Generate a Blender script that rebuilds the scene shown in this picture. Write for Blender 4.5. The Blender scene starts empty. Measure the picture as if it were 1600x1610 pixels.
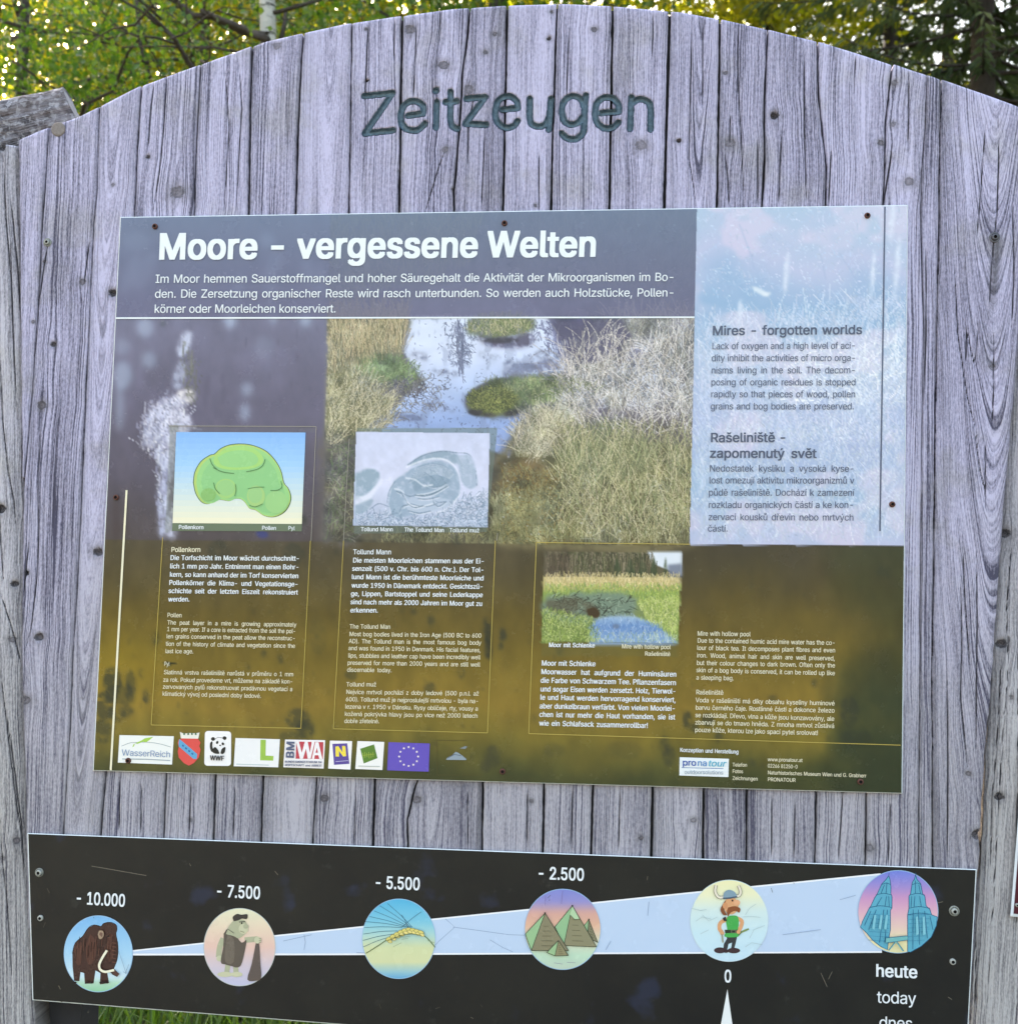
import bpy, math, random
import numpy as np
from mathutils import Matrix, Vector
# ------------------------------------------------------------------ camera
W0, H0, FPX = 1600.0, 1610.0, 1600.0
def _pose():
    img = np.array([(189, 341), (1427, 322), (1418, 1248), (146, 1212)], float) - [W0/2, H0/2]
    A = []
    for (x, y), (u, v) in zip([(0, 0), (1, 0), (1, 1), (0, 1)], img):
        A.append([x, y, 1, 0, 0, 0, -u*x, -u*y, -u]); A.append([0, 0, 0, x, y, 1, -v*x, -v*y, -v])
    Hm = np.linalg.svd(np.array(A))[2][-1].reshape(3, 3)
    M = np.diag([1/FPX, 1/FPX, 1]) @ Hm
    if M[2, 2] < 0: M = -M
    s = np.linalg.norm(M[:, 0]) / 1.2           # the panel is 1.2 m wide
    r1 = M[:, 0]/np.linalg.norm(M[:, 0]); r2 = M[:, 1]/np.linalg.norm(M[:, 1])
    U, _, Vt = np.linalg.svd(np.stack([r1, r2], 1), full_matrices=False)
    r = U @ Vt; r1, r2 = r[:, 0], r[:, 1]
    t = M[:, 2]/s
    return r1, r2, t
R1, R2, T0 = _pose()
RN = np.cross(R1, R2)                            # away from the camera
RW = np.stack([R1, RN, -R2], 1)                  # world (x right, y away, z up) -> camera (x right, y down, z forward)
C_PL = -RW.T @ T0                                # camera in board coordinates (origin = panel's top left corner)
ORG = np.array([0.0, 0.0, 0.0])
CAM = np.array([0.0, C_PL[1], 1.45]); OFF = CAM - C_PL   # camera 1.45 m above the ground, board face in the plane y = 0
def ray(px, py):
    d = np.stack([(np.asarray(px, float)-W0/2)/FPX, (np.asarray(py, float)-H0/2)/FPX, np.ones_like(np.asarray(px, float))], -1)
    return d @ RW
def P(px, py, y=0.0):
    """point of the vertical plane at depth y that stands behind the given point of the photograph's frame"""
    d = ray(px, py); t = (y - CAM[1]) / d[..., 1]
    return CAM + d*t[..., None]
def proj(w):
    c = (np.asarray(w) - CAM) @ RW.T
    return c[..., 0]/c[..., 2]*FPX + W0/2, c[..., 1]/c[..., 2]*FPX + H0/2
scene = bpy.context.scene
cam_data = bpy.data.cameras.new('camera'); cam = bpy.data.objects.new('camera', cam_data); scene.collection.objects.link(cam)
m = np.eye(4); m[:3, :3] = np.stack([RW.T @ [1, 0, 0], RW.T @ [0, -1, 0], RW.T @ [0, 0, -1]], 1); m[:3, 3] = CAM
cam.matrix_world = Matrix(m.tolist())
cam_data.sensor_fit = 'HORIZONTAL'; cam_data.sensor_width = 36; cam_data.lens = 36*FPX/W0
cam_data.clip_start = 0.05; cam_data.clip_end = 2000
scene.camera = cam
cam_data.dof.use_dof = True; cam_data.dof.focus_distance = 1.53; cam_data.dof.aperture_fstop = 7.0      # a phone held close: the trees go a little soft
# ------------------------------------------------------------------ light
SUN_EL, SUN_AZ = math.radians(34), math.radians(-32)      # azimuth from +y (behind the board) towards +x
world = bpy.data.worlds.new('World'); scene.world = world; world.use_nodes = True
nt = world.node_tree; bgn = nt.nodes['Background']
sky = nt.nodes.new('ShaderNodeTexSky'); sky.sky_type = 'NISHITA'; sky.sun_disc = False
sky.sun_elevation = SUN_EL; sky.sun_rotation = SUN_AZ; sky.altitude = 500; sky.air_density = 1.7; sky.dust_density = 10.0; sky.ozone_density = 0.0
nt.links.new(sky.outputs[0], bgn.inputs[0]); bgn.inputs[1].default_value = 0.15
sl = bpy.data.lights.new('sun', 'SUN'); sl.energy = 4.6; sl.angle = math.radians(0.5); sl.color = (1.0, 0.93, 0.82)
sun = bpy.data.objects.new('sun', sl); scene.collection.objects.link(sun)
sd = Vector((math.sin(SUN_AZ)*math.cos(SUN_EL), math.cos(SUN_AZ)*math.cos(SUN_EL), math.sin(SUN_EL)))
sun.rotation_euler = sd.to_track_quat('Z', 'Y').to_euler(); sun.location = sd*30
scene.view_settings.view_transform = 'Standard'; scene.view_settings.look = 'None'
scene.view_settings.gamma = 1; scene.view_settings.use_curve_mapping = False
scene.view_settings.exposure = 2.7
# ------------------------------------------------------------------ helpers
rng = np.random.default_rng(7); random.seed(7)
LK = np.array([1.08, 1.24, 1.34])                # display value of a white diffuse surface on the board in this light
def lin(c):
    c = np.clip(np.asarray(c, float), 0, 1)
    return np.where(c < 0.04045, c/12.92, ((c+0.055)/1.055)**2.4)
def alb(c):
    """print colour (as 0..1 sRGB) -> pigment albedo"""
    return np.clip(lin(c)/LK, 0.004, 0.9)
def A8(r, g, b): return tuple(alb((r/255, g/255, b/255)))
def link(o, parent=None):
    scene.collection.objects.link(o)
    if parent is not None: o.parent = parent
    return o
def tag(o, label=None, cat=None, group=None, kind=None):
    if label: o['label'] = label
    if cat: o['category'] = cat
    if group: o['group'] = group
    if kind: o['kind'] = kind
    return o
def empty(name, loc, label, cat, group=None):
    o = bpy.data.objects.new(name, None); o.location = loc; o.empty_display_size = 0.1
    link(o); bpy.context.view_layer.update()
    return tag(o, label, cat, group)
def mesh_np(name, V, F, mats, parent=None, attrs=None, mat_idx=None, smooth=True, uvcol=None):
    """V (n,3); F (m,4) or (m,3) int, or a list of index lists; attrs {name: (type, array per vertex)}"""
    V = np.asarray(V, np.float32)
    if parent is not None: V = V - np.array(parent_world(parent), np.float32)
    me = bpy.data.meshes.new(name)
    me.vertices.add(len(V)); me.vertices.foreach_set('co', V.ravel())
    if isinstance(F, np.ndarray):
        k = F.shape[1]; me.loops.add(F.size); me.loops.foreach_set('vertex_index', F.astype(np.int32).ravel())
        me.polygons.add(len(F)); me.polygons.foreach_set('loop_start', np.arange(0, F.size, k, dtype=np.int32))
    else:
        ls = np.cumsum([0]+[len(f) for f in F])[:-1].astype(np.int32); fl = np.fromiter((i for f in F for i in f), np.int32)
        me.loops.add(len(fl)); me.loops.foreach_set('vertex_index', fl)
        me.polygons.add(len(F)); me.polygons.foreach_set('loop_start', ls)
    for mm in (mats if isinstance(mats, (list, tuple)) else [mats]): me.materials.append(mm)
    if mat_idx is not None: me.polygons.foreach_set('material_index', np.asarray(mat_idx, np.int32))
    me.polygons.foreach_set('use_smooth', np.full(len(me.polygons), smooth))
    for an, (ty, arr) in (attrs or {}).items():
        at = me.attributes.new(an, ty, 'POINT')
        if ty == 'FLOAT': at.data.foreach_set('value', np.asarray(arr, np.float32).ravel())
        else:
            c = np.ones((len(V), 4), np.float32); c[:, :3] = arr; at.data.foreach_set('color', c.ravel())
    me.update(calc_edges=True); me.validate()
    return link(bpy.data.objects.new(name, me), parent)
def parent_world(o):
    p = Vector((0, 0, 0))
    while o is not None: p = p + o.location; o = o.parent
    return p
class MB:
    def __init__(s): s.v = []; s.f = []; s.n = 0
    def add(s, V, F):
        V = np.asarray(V, float).reshape(-1, 3); s.v.append(V); s.f += [[i+s.n for i in f] for f in F]; s.n += len(V)
    def box(s, a, b):
        (x0, y0, z0), (x1, y1, z1) = a, b
        s.add([(x0,y0,z0),(x1,y0,z0),(x1,y1,z0),(x0,y1,z0),(x0,y0,z1),(x1,y0,z1),(x1,y1,z1),(x0,y1,z1)],
              [(3,2,1,0),(4,5,6,7),(0,1,5,4),(1,2,6,5),(2,3,7,6),(3,0,4,7)])
    def tube(s, pts, rad, n=8, cap=True):
        pts = np.asarray(pts, float); k = len(pts); rad = np.broadcast_to(rad, (k,))
        T = np.gradient(pts, axis=0); T /= np.linalg.norm(T, axis=1)[:, None]+1e-9
        V = []
        ref = np.array([0.31, 0.95, 0.1]) if abs(T[0] @ [0.31, .95, .1]) < 0.9 else np.array([1., 0, 0])
        for i in range(k):
            a = np.cross(T[i], ref); a /= np.linalg.norm(a)+1e-9; b = np.cross(T[i], a)
            th = np.linspace(0, 2*np.pi, n, endpoint=False)
            V.append(pts[i]+rad[i]*(np.cos(th)[:, None]*a+np.sin(th)[:, None]*b))
        F = [(i*n+j, i*n+(j+1) % n, (i+1)*n+(j+1) % n, (i+1)*n+j) for i in range(k-1) for j in range(n)]
        if cap: F += [tuple(range(n))[::-1], tuple((k-1)*n+j for j in range(n))]
        s.add(np.concatenate(V), F)
    def lathe(s, c, prof, n=20, cap=True):
        """turned round the y axis (towards the viewer is -y): prof = [(radius, y)]"""
        th = np.linspace(0, 2*np.pi, n, endpoint=False); V = []
        for r, y in prof: V.append(np.stack([c[0]+r*np.cos(th), np.full(n, c[1]+y), c[2]+r*np.sin(th)], 1))
        k = len(prof); F = [(i*n+j, i*n+(j+1) % n, (i+1)*n+(j+1) % n, (i+1)*n+j) for i in range(k-1) for j in range(n)]
        if cap: F.append(tuple((k-1)*n+j for j in range(n)))
        s.add(np.concatenate(V), F)
    def build(s, name, mats, parent=None, smooth=False, **kw):
        return mesh_np(name, np.concatenate(s.v), s.f, mats, parent, smooth=smooth, **kw)
def vnoise(x, seed=0):
    """smooth 1-D value noise in -1..1"""
    r = np.random.default_rng(seed).uniform(-1, 1, 512); x = np.asarray(x, float); i = np.floor(x).astype(int); f = x-i; f = f*f*(3-2*f)
    return r[i % 512]*(1-f)+r[(i+1) % 512]*f
def vnoise2(x, y, seed=0):
    r = np.random.default_rng(seed).uniform(-1, 1, (128, 128)); x = np.asarray(x, float); y = np.asarray(y, float)
    i = np.floor(x).astype(int); j = np.floor(y).astype(int); f = x-i; g = y-j; f = f*f*(3-2*f); g = g*g*(3-2*g)
    i0, i1, j0, j1 = i % 128, (i+1) % 128, j % 128, (j+1) % 128
    return (r[i0, j0]*(1-f)+r[i1, j0]*f)*(1-g)+(r[i0, j1]*(1-f)+r[i1, j1]*f)*g
def fbm2(x, y, seed=0, o=4):
    return sum(vnoise2(x*2**k, y*2**k, seed+k)*0.5**k for k in range(o))
def sstep(a, b, x):
    t = np.clip((x-a)/(b-a), 0, 1); return t*t*(3-2*t)
def polydist(X, Z, pts):
    """distance of points to a polyline (plane coordinates)"""
    d = np.full(X.shape, 1e3); pts = np.asarray(pts, float)
    if len(pts) == 1: return np.hypot(X-pts[0, 0], Z-pts[0, 1])
    for a, b in zip(pts[:-1], pts[1:]):
        ab = b-a; t = np.clip(((X-a[0])*ab[0]+(Z-a[1])*ab[1])/(ab@ab+1e-12), 0, 1)
        d = np.minimum(d, np.hypot(X-a[0]-t*ab[0], Z-a[1]-t*ab[1]))
    return d
# ------------------------------------------------------------------ materials
class NT:
    def __init__(s, name):
        s.m = bpy.data.materials.new(name); s.m.use_nodes = True; s.t = s.m.node_tree
        s.b = s.t.nodes['Principled BSDF']; s.out = s.t.nodes['Material Output']
    def n(s, ty, **kw):
        x = s.t.nodes.new(ty)
        for k, v in kw.items(): setattr(x, k, v)
        return x
    def l(s, a, b): s.t.links.new(a, b)
    def val(s, x, sock):
        if hasattr(x, 'is_output') or isinstance(x, bpy.types.NodeSocket): s.l(x, sock)
        else: sock.default_value = x
    def math(s, op, a, b=0.0, c=0.0, clamp=False):
        x = s.n('ShaderNodeMath', operation=op, use_clamp=clamp); s.val(a, x.inputs[0]); s.val(b, x.inputs[1]); s.val(c, x.inputs[2]); return x.outputs[0]
    def attr(s, name, out='Fac'): return s.n('ShaderNodeAttribute', attribute_name=name).outputs[out]
    def comb(s, x, y, z):
        c = s.n('ShaderNodeCombineXYZ'); s.val(x, c.inputs[0]); s.val(y, c.inputs[1]); s.val(z, c.inputs[2]); return c.outputs[0]
    def noise(s, vec, scale=1.0, detail=2.0, rough=0.5, dim='3D'):
        x = s.n('ShaderNodeTexNoise', noise_dimensions=dim); s.l(vec, x.inputs['Vector']); x.inputs['Scale'].default_value = scale
        x.inputs['Detail'].default_value = detail; x.inputs['Roughness'].default_value = rough; return x.outputs[0]
    def mix(s, f, a, b, mode='MIX'):
        x = s.n('ShaderNodeMix', data_type='RGBA', blend_type=mode); s.val(f, x.inputs[0])
        for v, k in ((a, 6), (b, 7)):
            if isinstance(v, (tuple, list)): x.inputs[k].default_value = (*v[:3], 1)
            else: s.l(v, x.inputs[k])
        return x.outputs[2]
    def sst(s, a, b, x):
        r = s.n('ShaderNodeMapRange', interpolation_type='SMOOTHSTEP'); s.val(x, r.inputs[0]); r.inputs[1].default_value = a; r.inputs[2].default_value = b; return r.outputs[0]
    def sep(s, v):
        x = s.n('ShaderNodeSeparateXYZ'); s.l(v, x.inputs[0]); return x.outputs
    def pos(s): return s.n('ShaderNodeNewGeometry').outputs['Position']
    def bump(s, h, strength=1.0, dist=0.001):
        x = s.n('ShaderNodeBump'); s.l(h, x.inputs['Height']); x.inputs['Strength'].default_value = strength; x.inputs['Distance'].default_value = dist
        s.l(x.outputs[0], s.b.inputs['Normal'])
    def set(s, **kw):
        for k, v in kw.items():
            sock = s.b.inputs[k.replace('_', ' ')]
            if isinstance(v, tuple): sock.default_value = (*v[:3], 1)
            else: s.val(v, sock)
        return s
def simple(name, col, rough=0.6, spec=0.3, metal=0.0, var=0.12, scale=60):
    t = NT(name); nz = t.noise(t.pos(), scale, 4)
    f = t.math('MULTIPLY_ADD', nz, 2*var, 1-var)
    mx = t.n('ShaderNodeVectorMath', operation='SCALE'); mx.inputs[0].default_value = col[:3]; t.l(f, mx.inputs[3]); t.l(mx.outputs[0], t.b.inputs['Base Color'])
    t.set(Roughness=rough, Specular_IOR_Level=spec, Metallic=metal); t.bump(nz, 0.2, 0.002); return t.m
def wood_material(name, light, dark, brown, hue=0.0):
    t = NT(name); g = t.attr('grain'); tone = t.attr('tone'); kr = t.attr('knot'); kd = t.attr('knot_dark'); cr = t.attr('crack'); st = t.attr('stain'); co = t.attr('coarse')
    X, Y, Z = t.sep(t.pos())
    # year rings: saw profile along the grain coordinate, its spacing wandering
    w1 = t.noise(t.comb(t.math('MULTIPLY', g, 45), t.math('MULTIPLY', Z, 0.5), tone), 1, 2)
    ring = t.math('ADD', t.math('MULTIPLY', g, 205), t.math('MULTIPLY', w1, 9.0))
    fr = t.math('FRACT', ring)
    line = t.math('MULTIPLY', t.sst(0.45, 0.86, fr), t.math('SUBTRACT', 1.0, t.sst(0.88, 1.0, fr)))
    depth = t.sst(0.40, 0.63, t.noise(t.comb(t.math('MULTIPLY', g, 60), t.math('MULTIPLY', Z, 2.2), 3.3), 1, 3))
    line = t.math('MULTIPLY', line, t.math('MULTIPLY_ADD', depth, 0.92, 0.05))
    line = t.math('MULTIPLY', line, t.math('MULTIPLY_ADD', co, 0.75, 0.25))
    fine = t.noise(t.comb(t.math('MULTIPLY', g, 620), t.math('MULTIPLY', Z, 7), 1.7), 1, 3, 0.6)
    fib = t.noise(t.comb(t.math('MULTIPLY', X, 900), t.math('MULTIPLY', Z, 45), 5.1), 1, 3, 0.65)
    speck = t.noise(t.comb(t.math('MULTIPLY', X, 420), t.math('MULTIPLY', Z, 170), 2.0), 1, 3, 0.6)
    # fine drying checks that follow the grain
    ck = t.noise(t.comb(t.math('MULTIPLY', g, 130), t.math('MULTIPLY', Z, 1.3), 8.8), 1, 2)
    chk = t.math('MULTIPLY', t.sst(0.022, 0.0, t.math('ABSOLUTE', t.math('SUBTRACT', ck, 0.5))), t.sst(0.52, 0.66, t.noise(t.comb(t.math('MULTIPLY', g, 25), t.math('MULTIPLY', Z, 3.0), 4.4), 1, 2)))
    patch = t.noise(t.pos(), 9, 4, 0.6); patch2 = t.noise(t.comb(t.math('MULTIPLY', X, 30), t.math('MULTIPLY', Z, 3), 0.0), 1, 3)
    h = t.math('MULTIPLY_ADD', fine, 0.55, t.math('MULTIPLY', fib, 0.30)); h = t.math('MULTIPLY_ADD', speck, 0.32, h)
    f = t.math('MULTIPLY_ADD', t.math('SUBTRACT', h, 0.58), 3.6, 0.70)
    f = t.math('MULTIPLY_ADD', t.math('SUBTRACT', patch2, 0.5), 0.95, f)
    f = t.math('ADD', f, t.math('MULTIPLY', tone, 0.30)); f = t.math('SUBTRACT', f, t.math('MULTIPLY', line, 0.80), clamp=True)
    col = t.mix(f, dark, light)
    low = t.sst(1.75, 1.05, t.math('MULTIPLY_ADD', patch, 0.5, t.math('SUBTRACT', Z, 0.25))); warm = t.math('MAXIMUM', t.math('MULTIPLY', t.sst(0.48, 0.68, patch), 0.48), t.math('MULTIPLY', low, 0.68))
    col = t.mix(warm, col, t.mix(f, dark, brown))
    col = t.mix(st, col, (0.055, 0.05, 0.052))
    # knots: dark rim, greyer heart
    rimn = t.noise(t.pos(), 230, 4, 0.7); rim2 = t.noise(t.comb(t.math('MULTIPLY', X, 90), 0.0, t.math('MULTIPLY', Z, 150)), 1, 3, 0.6)
    krn = t.math('ADD', kr, t.math('MULTIPLY', t.math('SUBTRACT', t.math('ADD', rimn, rim2), 1.0), 0.95))
    body = t.sst(1.15, 0.85, krn); rim = t.math('MULTIPLY', body, t.sst(0.45, 0.95, krn))
    kc = t.mix(kd, t.mix(t.sst(0.35, 0.62, rimn), (0.045, 0.035, 0.038), (0.24, 0.205, 0.225)), t.mix(t.sst(0.45, 0.75, rimn), (0.012, 0.010, 0.012), (0.085, 0.07, 0.07))); rg = t.math('MULTIPLY_ADD', t.math('SINE', t.math('MULTIPLY', krn, 17.0)), 0.5, 0.5); kc = t.mix(t.math('MULTIPLY', rg, 0.32), kc, (0.20, 0.165, 0.185)); kc = t.mix(t.math('MULTIPLY', rim, 0.6), kc, (0.03, 0.026, 0.028))
    halo = t.math('MULTIPLY', t.sst(2.8, 0.8, krn), 0.42)
    col = t.mix(halo, col, (0.12, 0.105, 0.105)); col = t.mix(t.math('MULTIPLY', body, t.math('MULTIPLY_ADD', kd, 0.5, 0.46)), col, kc)
    dk = t.math('MAXIMUM', t.math('MULTIPLY', chk, 0.45), t.sst(0.00155, 0.0004, cr))
    col = t.mix(dk, col, (0.016, 0.014, 0.018))
    t.l(col, t.b.inputs['Base Color']); t.set(Roughness=0.72, Specular_IOR_Level=0.28)
    hh = t.math('SUBTRACT', t.math('MULTIPLY', h, 0.7), t.math('MULTIPLY', line, 0.55)); hh = t.math('SUBTRACT', hh, t.math('MULTIPLY', dk, 1.0)); hh = t.math('SUBTRACT', hh, t.math('MULTIPLY', rim, 0.5))
    t.bump(hh, 0.85, 0.0014); return t.m
M_WOOD = wood_material('weathered_wood', (0.482, 0.432, 0.572), (0.056, 0.049, 0.080), (0.345, 0.312, 0.285))
M_POST = wood_material('weathered_post_wood', (0.46, 0.415, 0.46), (0.055, 0.048, 0.060), (0.40, 0.36, 0.32))
M_GAP = simple('dark_backing_wood', (0.035, 0.032, 0.033), 0.9, 0.1)
def print_material(name, attr='ink', rough=0.24, spec=0.32, bump=0.03):
    t = NT(name); t.l(t.attr(attr, 'Color'), t.b.inputs['Base Color'])
    r = t.math('MULTIPLY_ADD', t.noise(t.pos(), 22, 5, 0.65), 0.16, rough-0.06); t.set(Roughness=r, Specular_IOR_Level=spec)
    t.bump(t.noise(t.pos(), 8, 3), bump, 0.01); return t.m
M_PRINT = print_material('printed_film')
def flat_ink(name, c, rough=0.3):
    return simple(name, c, rough, 0.4, var=0.02, scale=30)
M_WHITE = flat_ink('white_ink', A8(226, 238, 246)); M_GREY = flat_ink('slate_ink', A8(72, 82, 108)); M_GREY2 = flat_ink('soft_slate_ink', A8(86, 96, 122))
M_CREAM = flat_ink('pale_yellow_ink', A8(232, 232, 205)); M_LINE = flat_ink('ochre_line_ink', A8(178, 164, 84)); M_FAINT = flat_ink('faint_line_ink', A8(150, 148, 140))
M_EDGE = simple('panel_edge_plastic', (0.62, 0.63, 0.62), 0.5, 0.3, var=0.2, scale=90)
M_RUST = simple('rusty_screw_steel', (0.11, 0.045, 0.032), 0.65, 0.3, 0.3, 0.4, 400); M_DARKHOLE = simple('screw_recess', (0.012, 0.01, 0.01), 0.8, 0.1)
M_ZINC = simple('zinc_washer', (0.36, 0.35, 0.31), 0.5, 0.4, 0.3, 0.35, 300); M_WASHER = simple('dirty_zinc_washer', (0.24, 0.235, 0.20), 0.55, 0.4, 0.3, 0.4, 260); M_DARKSTEEL = simple('dull_dark_steel', (0.10, 0.095, 0.105), 0.5, 0.4, 0.5, 0.3, 300)
M_PAINT = NT('groove_paint'); _n = M_PAINT.noise(M_PAINT.pos(), 160, 4, 0.65)
M_PAINT.l(M_PAINT.mix(M_PAINT.sst(0.3, 0.75, _n), (0.045, 0.078, 0.106), (0.110, 0.160, 0.205)), M_PAINT.b.inputs['Base Color']); M_PAINT.set(Roughness=0.5, Specular_IOR_Level=0.4); M_PAINT.bump(_n, 0.5, 0.0015); M_PAINT = M_PAINT.m
# ------------------------------------------------------------------ planks
def pl(pts, y=0.0):
    a = np.array(pts, float); w = P(a[:, 0], a[:, 1], y); return w[:, [0, 2]]
PX = 0.00097
KNOTS = [(1217,181,8,1.0),(1067,221,4.5,.8),(1385,224,6,.6),(1429,286,8,.35),(1140,114,4,.6),(1147,225,9,.15),(645,46,10,.5),(697,102,10,.6),(763,82,5,.5),(778,53,5,.5),
 (863,60,4.5,.9),(867,18,4,.7),(934,46,6,.7),(1008,228,10,.3),(575,45,3.5,.7),(577,126,3.5,.8),(279,302,14,.5),(233,246,4.5,.8),(178,290,3.5,.3),(435,72,8,.3),(737,140,9,.15),(842,323,4,.7),(712,296,3,.8),
 (130,443,7,.6),(84,541,6,.9),(66,637,9,.75),(177,460,8.5,1.0),(154,868,9,.85),(42,901,5,.9),(61,1002,9,.8),(39,1101,10,.6),(510,1256,8,.75),(655,1258,8,.5),(1007,1318,5,.6),(1367,1334,7,.3),
 (1425,1124,6,.4),(1537,1313,10,.9),(1522,1217,5,.6),(1405,130,6,.3),(700,235,6,.2),(1404,195,5,.2),(52,506,4,.5),(70,411,4,.7),(1560,575,4,.3),(628,268,3,.5),(1325,1245,4,.7),(835,1260,4,.4),(300,1290,4,.3),(1090,1290,5,.3)]
KN = [(*P(a, b)[[0, 2]], r*PX*0.88, d if d > 0.75 else d*0.9) for a, b, r, d in KNOTS]
CRACKS = [[(242,130),(236,175),(232,240)],[(375,94),(380,169),(375,250),(371,334)],[(352,95),(360,200),(352,334)],[(262,125),(258,190),(250,270),(240,334)],
 [(580,30),(577,70),(575,120),(572,170)],[(620,25),(619,100)],[(655,26),(652,110),(648,170)],[(693,15),(688,70),(684,120)],[(745,150),(736,200),(735,260)],[(762,200),(760,260),(756,334)],[(700,235),(690,260),(668,334)],
 [(847,233),(847,334)],[(895,40),(890,160)],[(1088,24),(1086,120),(1083,250),(1096,330)],[(1105,25),(1104,170)],[(1026,15),(1026,60),(1024,95)],[(1191,215),(1191,328)],[(1229,205),(1226,260),(1224,326)],[(1264,62),(1264,200),(1268,328)],
 [(1148,180),(1147,225)],[(1139,240),(1144,280),(1146,328)],[(1161,30),(1160,130),(1166,230),(1169,326)],[(1345,82),(1343,160)],[(1307,230),(1302,328)],[(1402,229),(1400,250),(1392,300),(1388,325)],[(1429,112),(1428,190),(1427,240)],
 [(1553,148),(1549,202),(1544,270),(1539,337),(1533,400)],[(1569,175),(1570,260),(1567,340),(1563,372),(1559,420),(1556,470),(1552,515)],[(1562,520),(1562,600),(1560,680)],[(1537,517),(1533,580),(1519,515)],[(1520,515),(1518,570)],[(1533,680),(1541,740),(1549,775)],[(1549,690),(1549,800)],
 [(1500,400),(1505,520),(1520,620),(1540,700)],[(1592,320),(1594,430),(1590,520)],[(1513,850),(1517,950),(1524,1040),(1525,1060)],[(1535,850),(1536,980),(1534,1180)],[(1489,1050),(1490,1200),(1489,1350)],[(1510,900),(1512,1010),(1510,1100),(1520,1200),(1523,1215)],
 [(66,640),(59,760),(60,850),(57,912),(48,990),(37,1030)],[(45,850),(40,900),(36,940)],[(75,386),(70,411),(62,470)],[(132,445),(140,380)],
 [(188,1225),(187,1313)],[(735,1232),(735,1338)],[(829,1237),(828,1335)],[(1128,1250),(1128,1345)],[(1213,1250),(1213,1350)],[(222,1225),(221,1312)],[(300,1228),(297,1318)],[(370,1232),(366,1320)],[(560,1240),(556,1330)],[(900,1240),(897,1340)],[(975,1240),(972,1340)],[(1250,1255),(1248,1352)],[(1325,1245),(1318,1355)],[(1400,1262),(1396,1358)],[(1456,355),(1456,520),(1452,640)]]
CR = [pl(c) for c in CRACKS]
ZSTROKES = dict(
 Z=[[(72,97),(215,82),(75,285),(218,270)]],
 e=[[(292,196),(368,184),(368,150),(345,128),(310,122),(275,142),(257,180),(258,230),(285,262),(330,270),(362,252),(376,236)]],
 i=[[(437,128),(433,255)],[(433,70)]], t=[[(506,75),(505,160),(505,215),(515,250),(540,262)],[(480,128),(537,123)]],
 z=[[(585,110),(680,102),(580,236),(685,242)]],
 e1=[[(765,165),(844,158),(840,125),(815,103),(785,98),(750,115),(734,155),(733,205),(755,243),(790,257),(825,246),(843,222)]],
 u=[[(905,110),(905,210),(922,243),(955,250),(985,235),(1003,195),(1011,110)],[(1011,110),(1000,266)]],
 g=[[(1178,150),(1163,115),(1130,98),(1095,106),(1070,140),(1067,185),(1080,223),(1110,240),(1148,230),(1174,200)],[(1187,95),(1181,150),(1178,255),(1165,293),(1130,315),(1090,308),(1066,286)]],
 e2=[[(1267,182),(1352,175),(1350,140),(1325,110),(1290,103),(1255,118),(1237,150),(1234,200),(1250,238),(1285,260),(1325,253),(1350,230)]],
 n=[[(1415,105),(1409,262)],[(1412,142),(1450,114),(1488,120),(1511,150),(1512,266)]])
def smooth_poly(p, n=6, corner=60):
    p = np.array(p, float)
    if len(p) < 3: return p
    out = [p[0]]
    for i in range(len(p)-1):
        p0 = p[max(i-1, 0)]; p1 = p[i]; p2 = p[i+1]; p3 = p[min(i+2, len(p)-1)]
        def sharp(a, b, c):
            u = b-a; v = c-b; cs = (u@v)/(np.linalg.norm(u)*np.linalg.norm(v)+1e-9); return cs < math.cos(math.radians(corner))
        m1 = (p2-p0)/2 if not (i == 0 or sharp(p0, p1, p2)) else (p2-p1)
        m2 = (p3-p1)/2 if not (i+2 > len(p)-1 or sharp(p1, p2, p3)) else (p2-p1)
        for k in range(1, n+1):
            s = k/n; out.append((2*s**3-3*s**2+1)*p1+(s**3-2*s**2+s)*m1+(-2*s**3+3*s**2)*p2+(s**3-s**2)*m2)
    return np.array(out)
LETTERS = {}
for k, ss in ZSTROKES.items():
    LETTERS[k] = [pl([(550+x/3.2, 120+y/3.2) for x, y in (smooth_poly(s) if k not in 'Zz' else np.array(s))]) for s in ss]
LR = 0.0046
def letter_sdf(X, Z, strokes):
    d = np.minimum.reduce([polydist(X, Z, s)-(LR*1.15 if len(s) == 1 else LR) for s in strokes])
    return d + 0.0005*fbm2(X*300, Z*300, 5, 2)
LZ0, LZ1 = P(800, 235)[2], P(800, 120)[2]
ARCH = pl([(-60,262),(0,232),(29,219),(60,206),(100,191),(125,182),(160,165),(219,135),(314,101),(418,64),(540,37),(631,24),(715,13),(797,7.5),(881,5),(962,8.5),(1070,18.5),(1131,29),(1210,46),(1283,64),(1345,82),(1404,99.5),(1480,124),(1553,148.5),(1600,165),(1680,196)])
def arch(x): return np.interp(x, ARCH[:, 0], ARCH[:, 1])
def side_fn(pts):
    a = pl(pts); o = np.argsort(a[:, 1]); a = a[o]
    def f(z):
        z = np.asarray(z, float); r = np.interp(z, a[:, 1], a[:, 0])
        lo = a[0, 0]+(z-a[0, 1])*(a[1, 0]-a[0, 0])/(a[1, 1]-a[0, 1]); hi = a[-1, 0]+(z-a[-1, 1])*(a[-1, 0]-a[-2, 0])/(a[-1, 1]-a[-2, 1])
        return np.where(z < a[0, 1], lo, np.where(z > a[-1, 1], hi, r))
    return f
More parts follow.
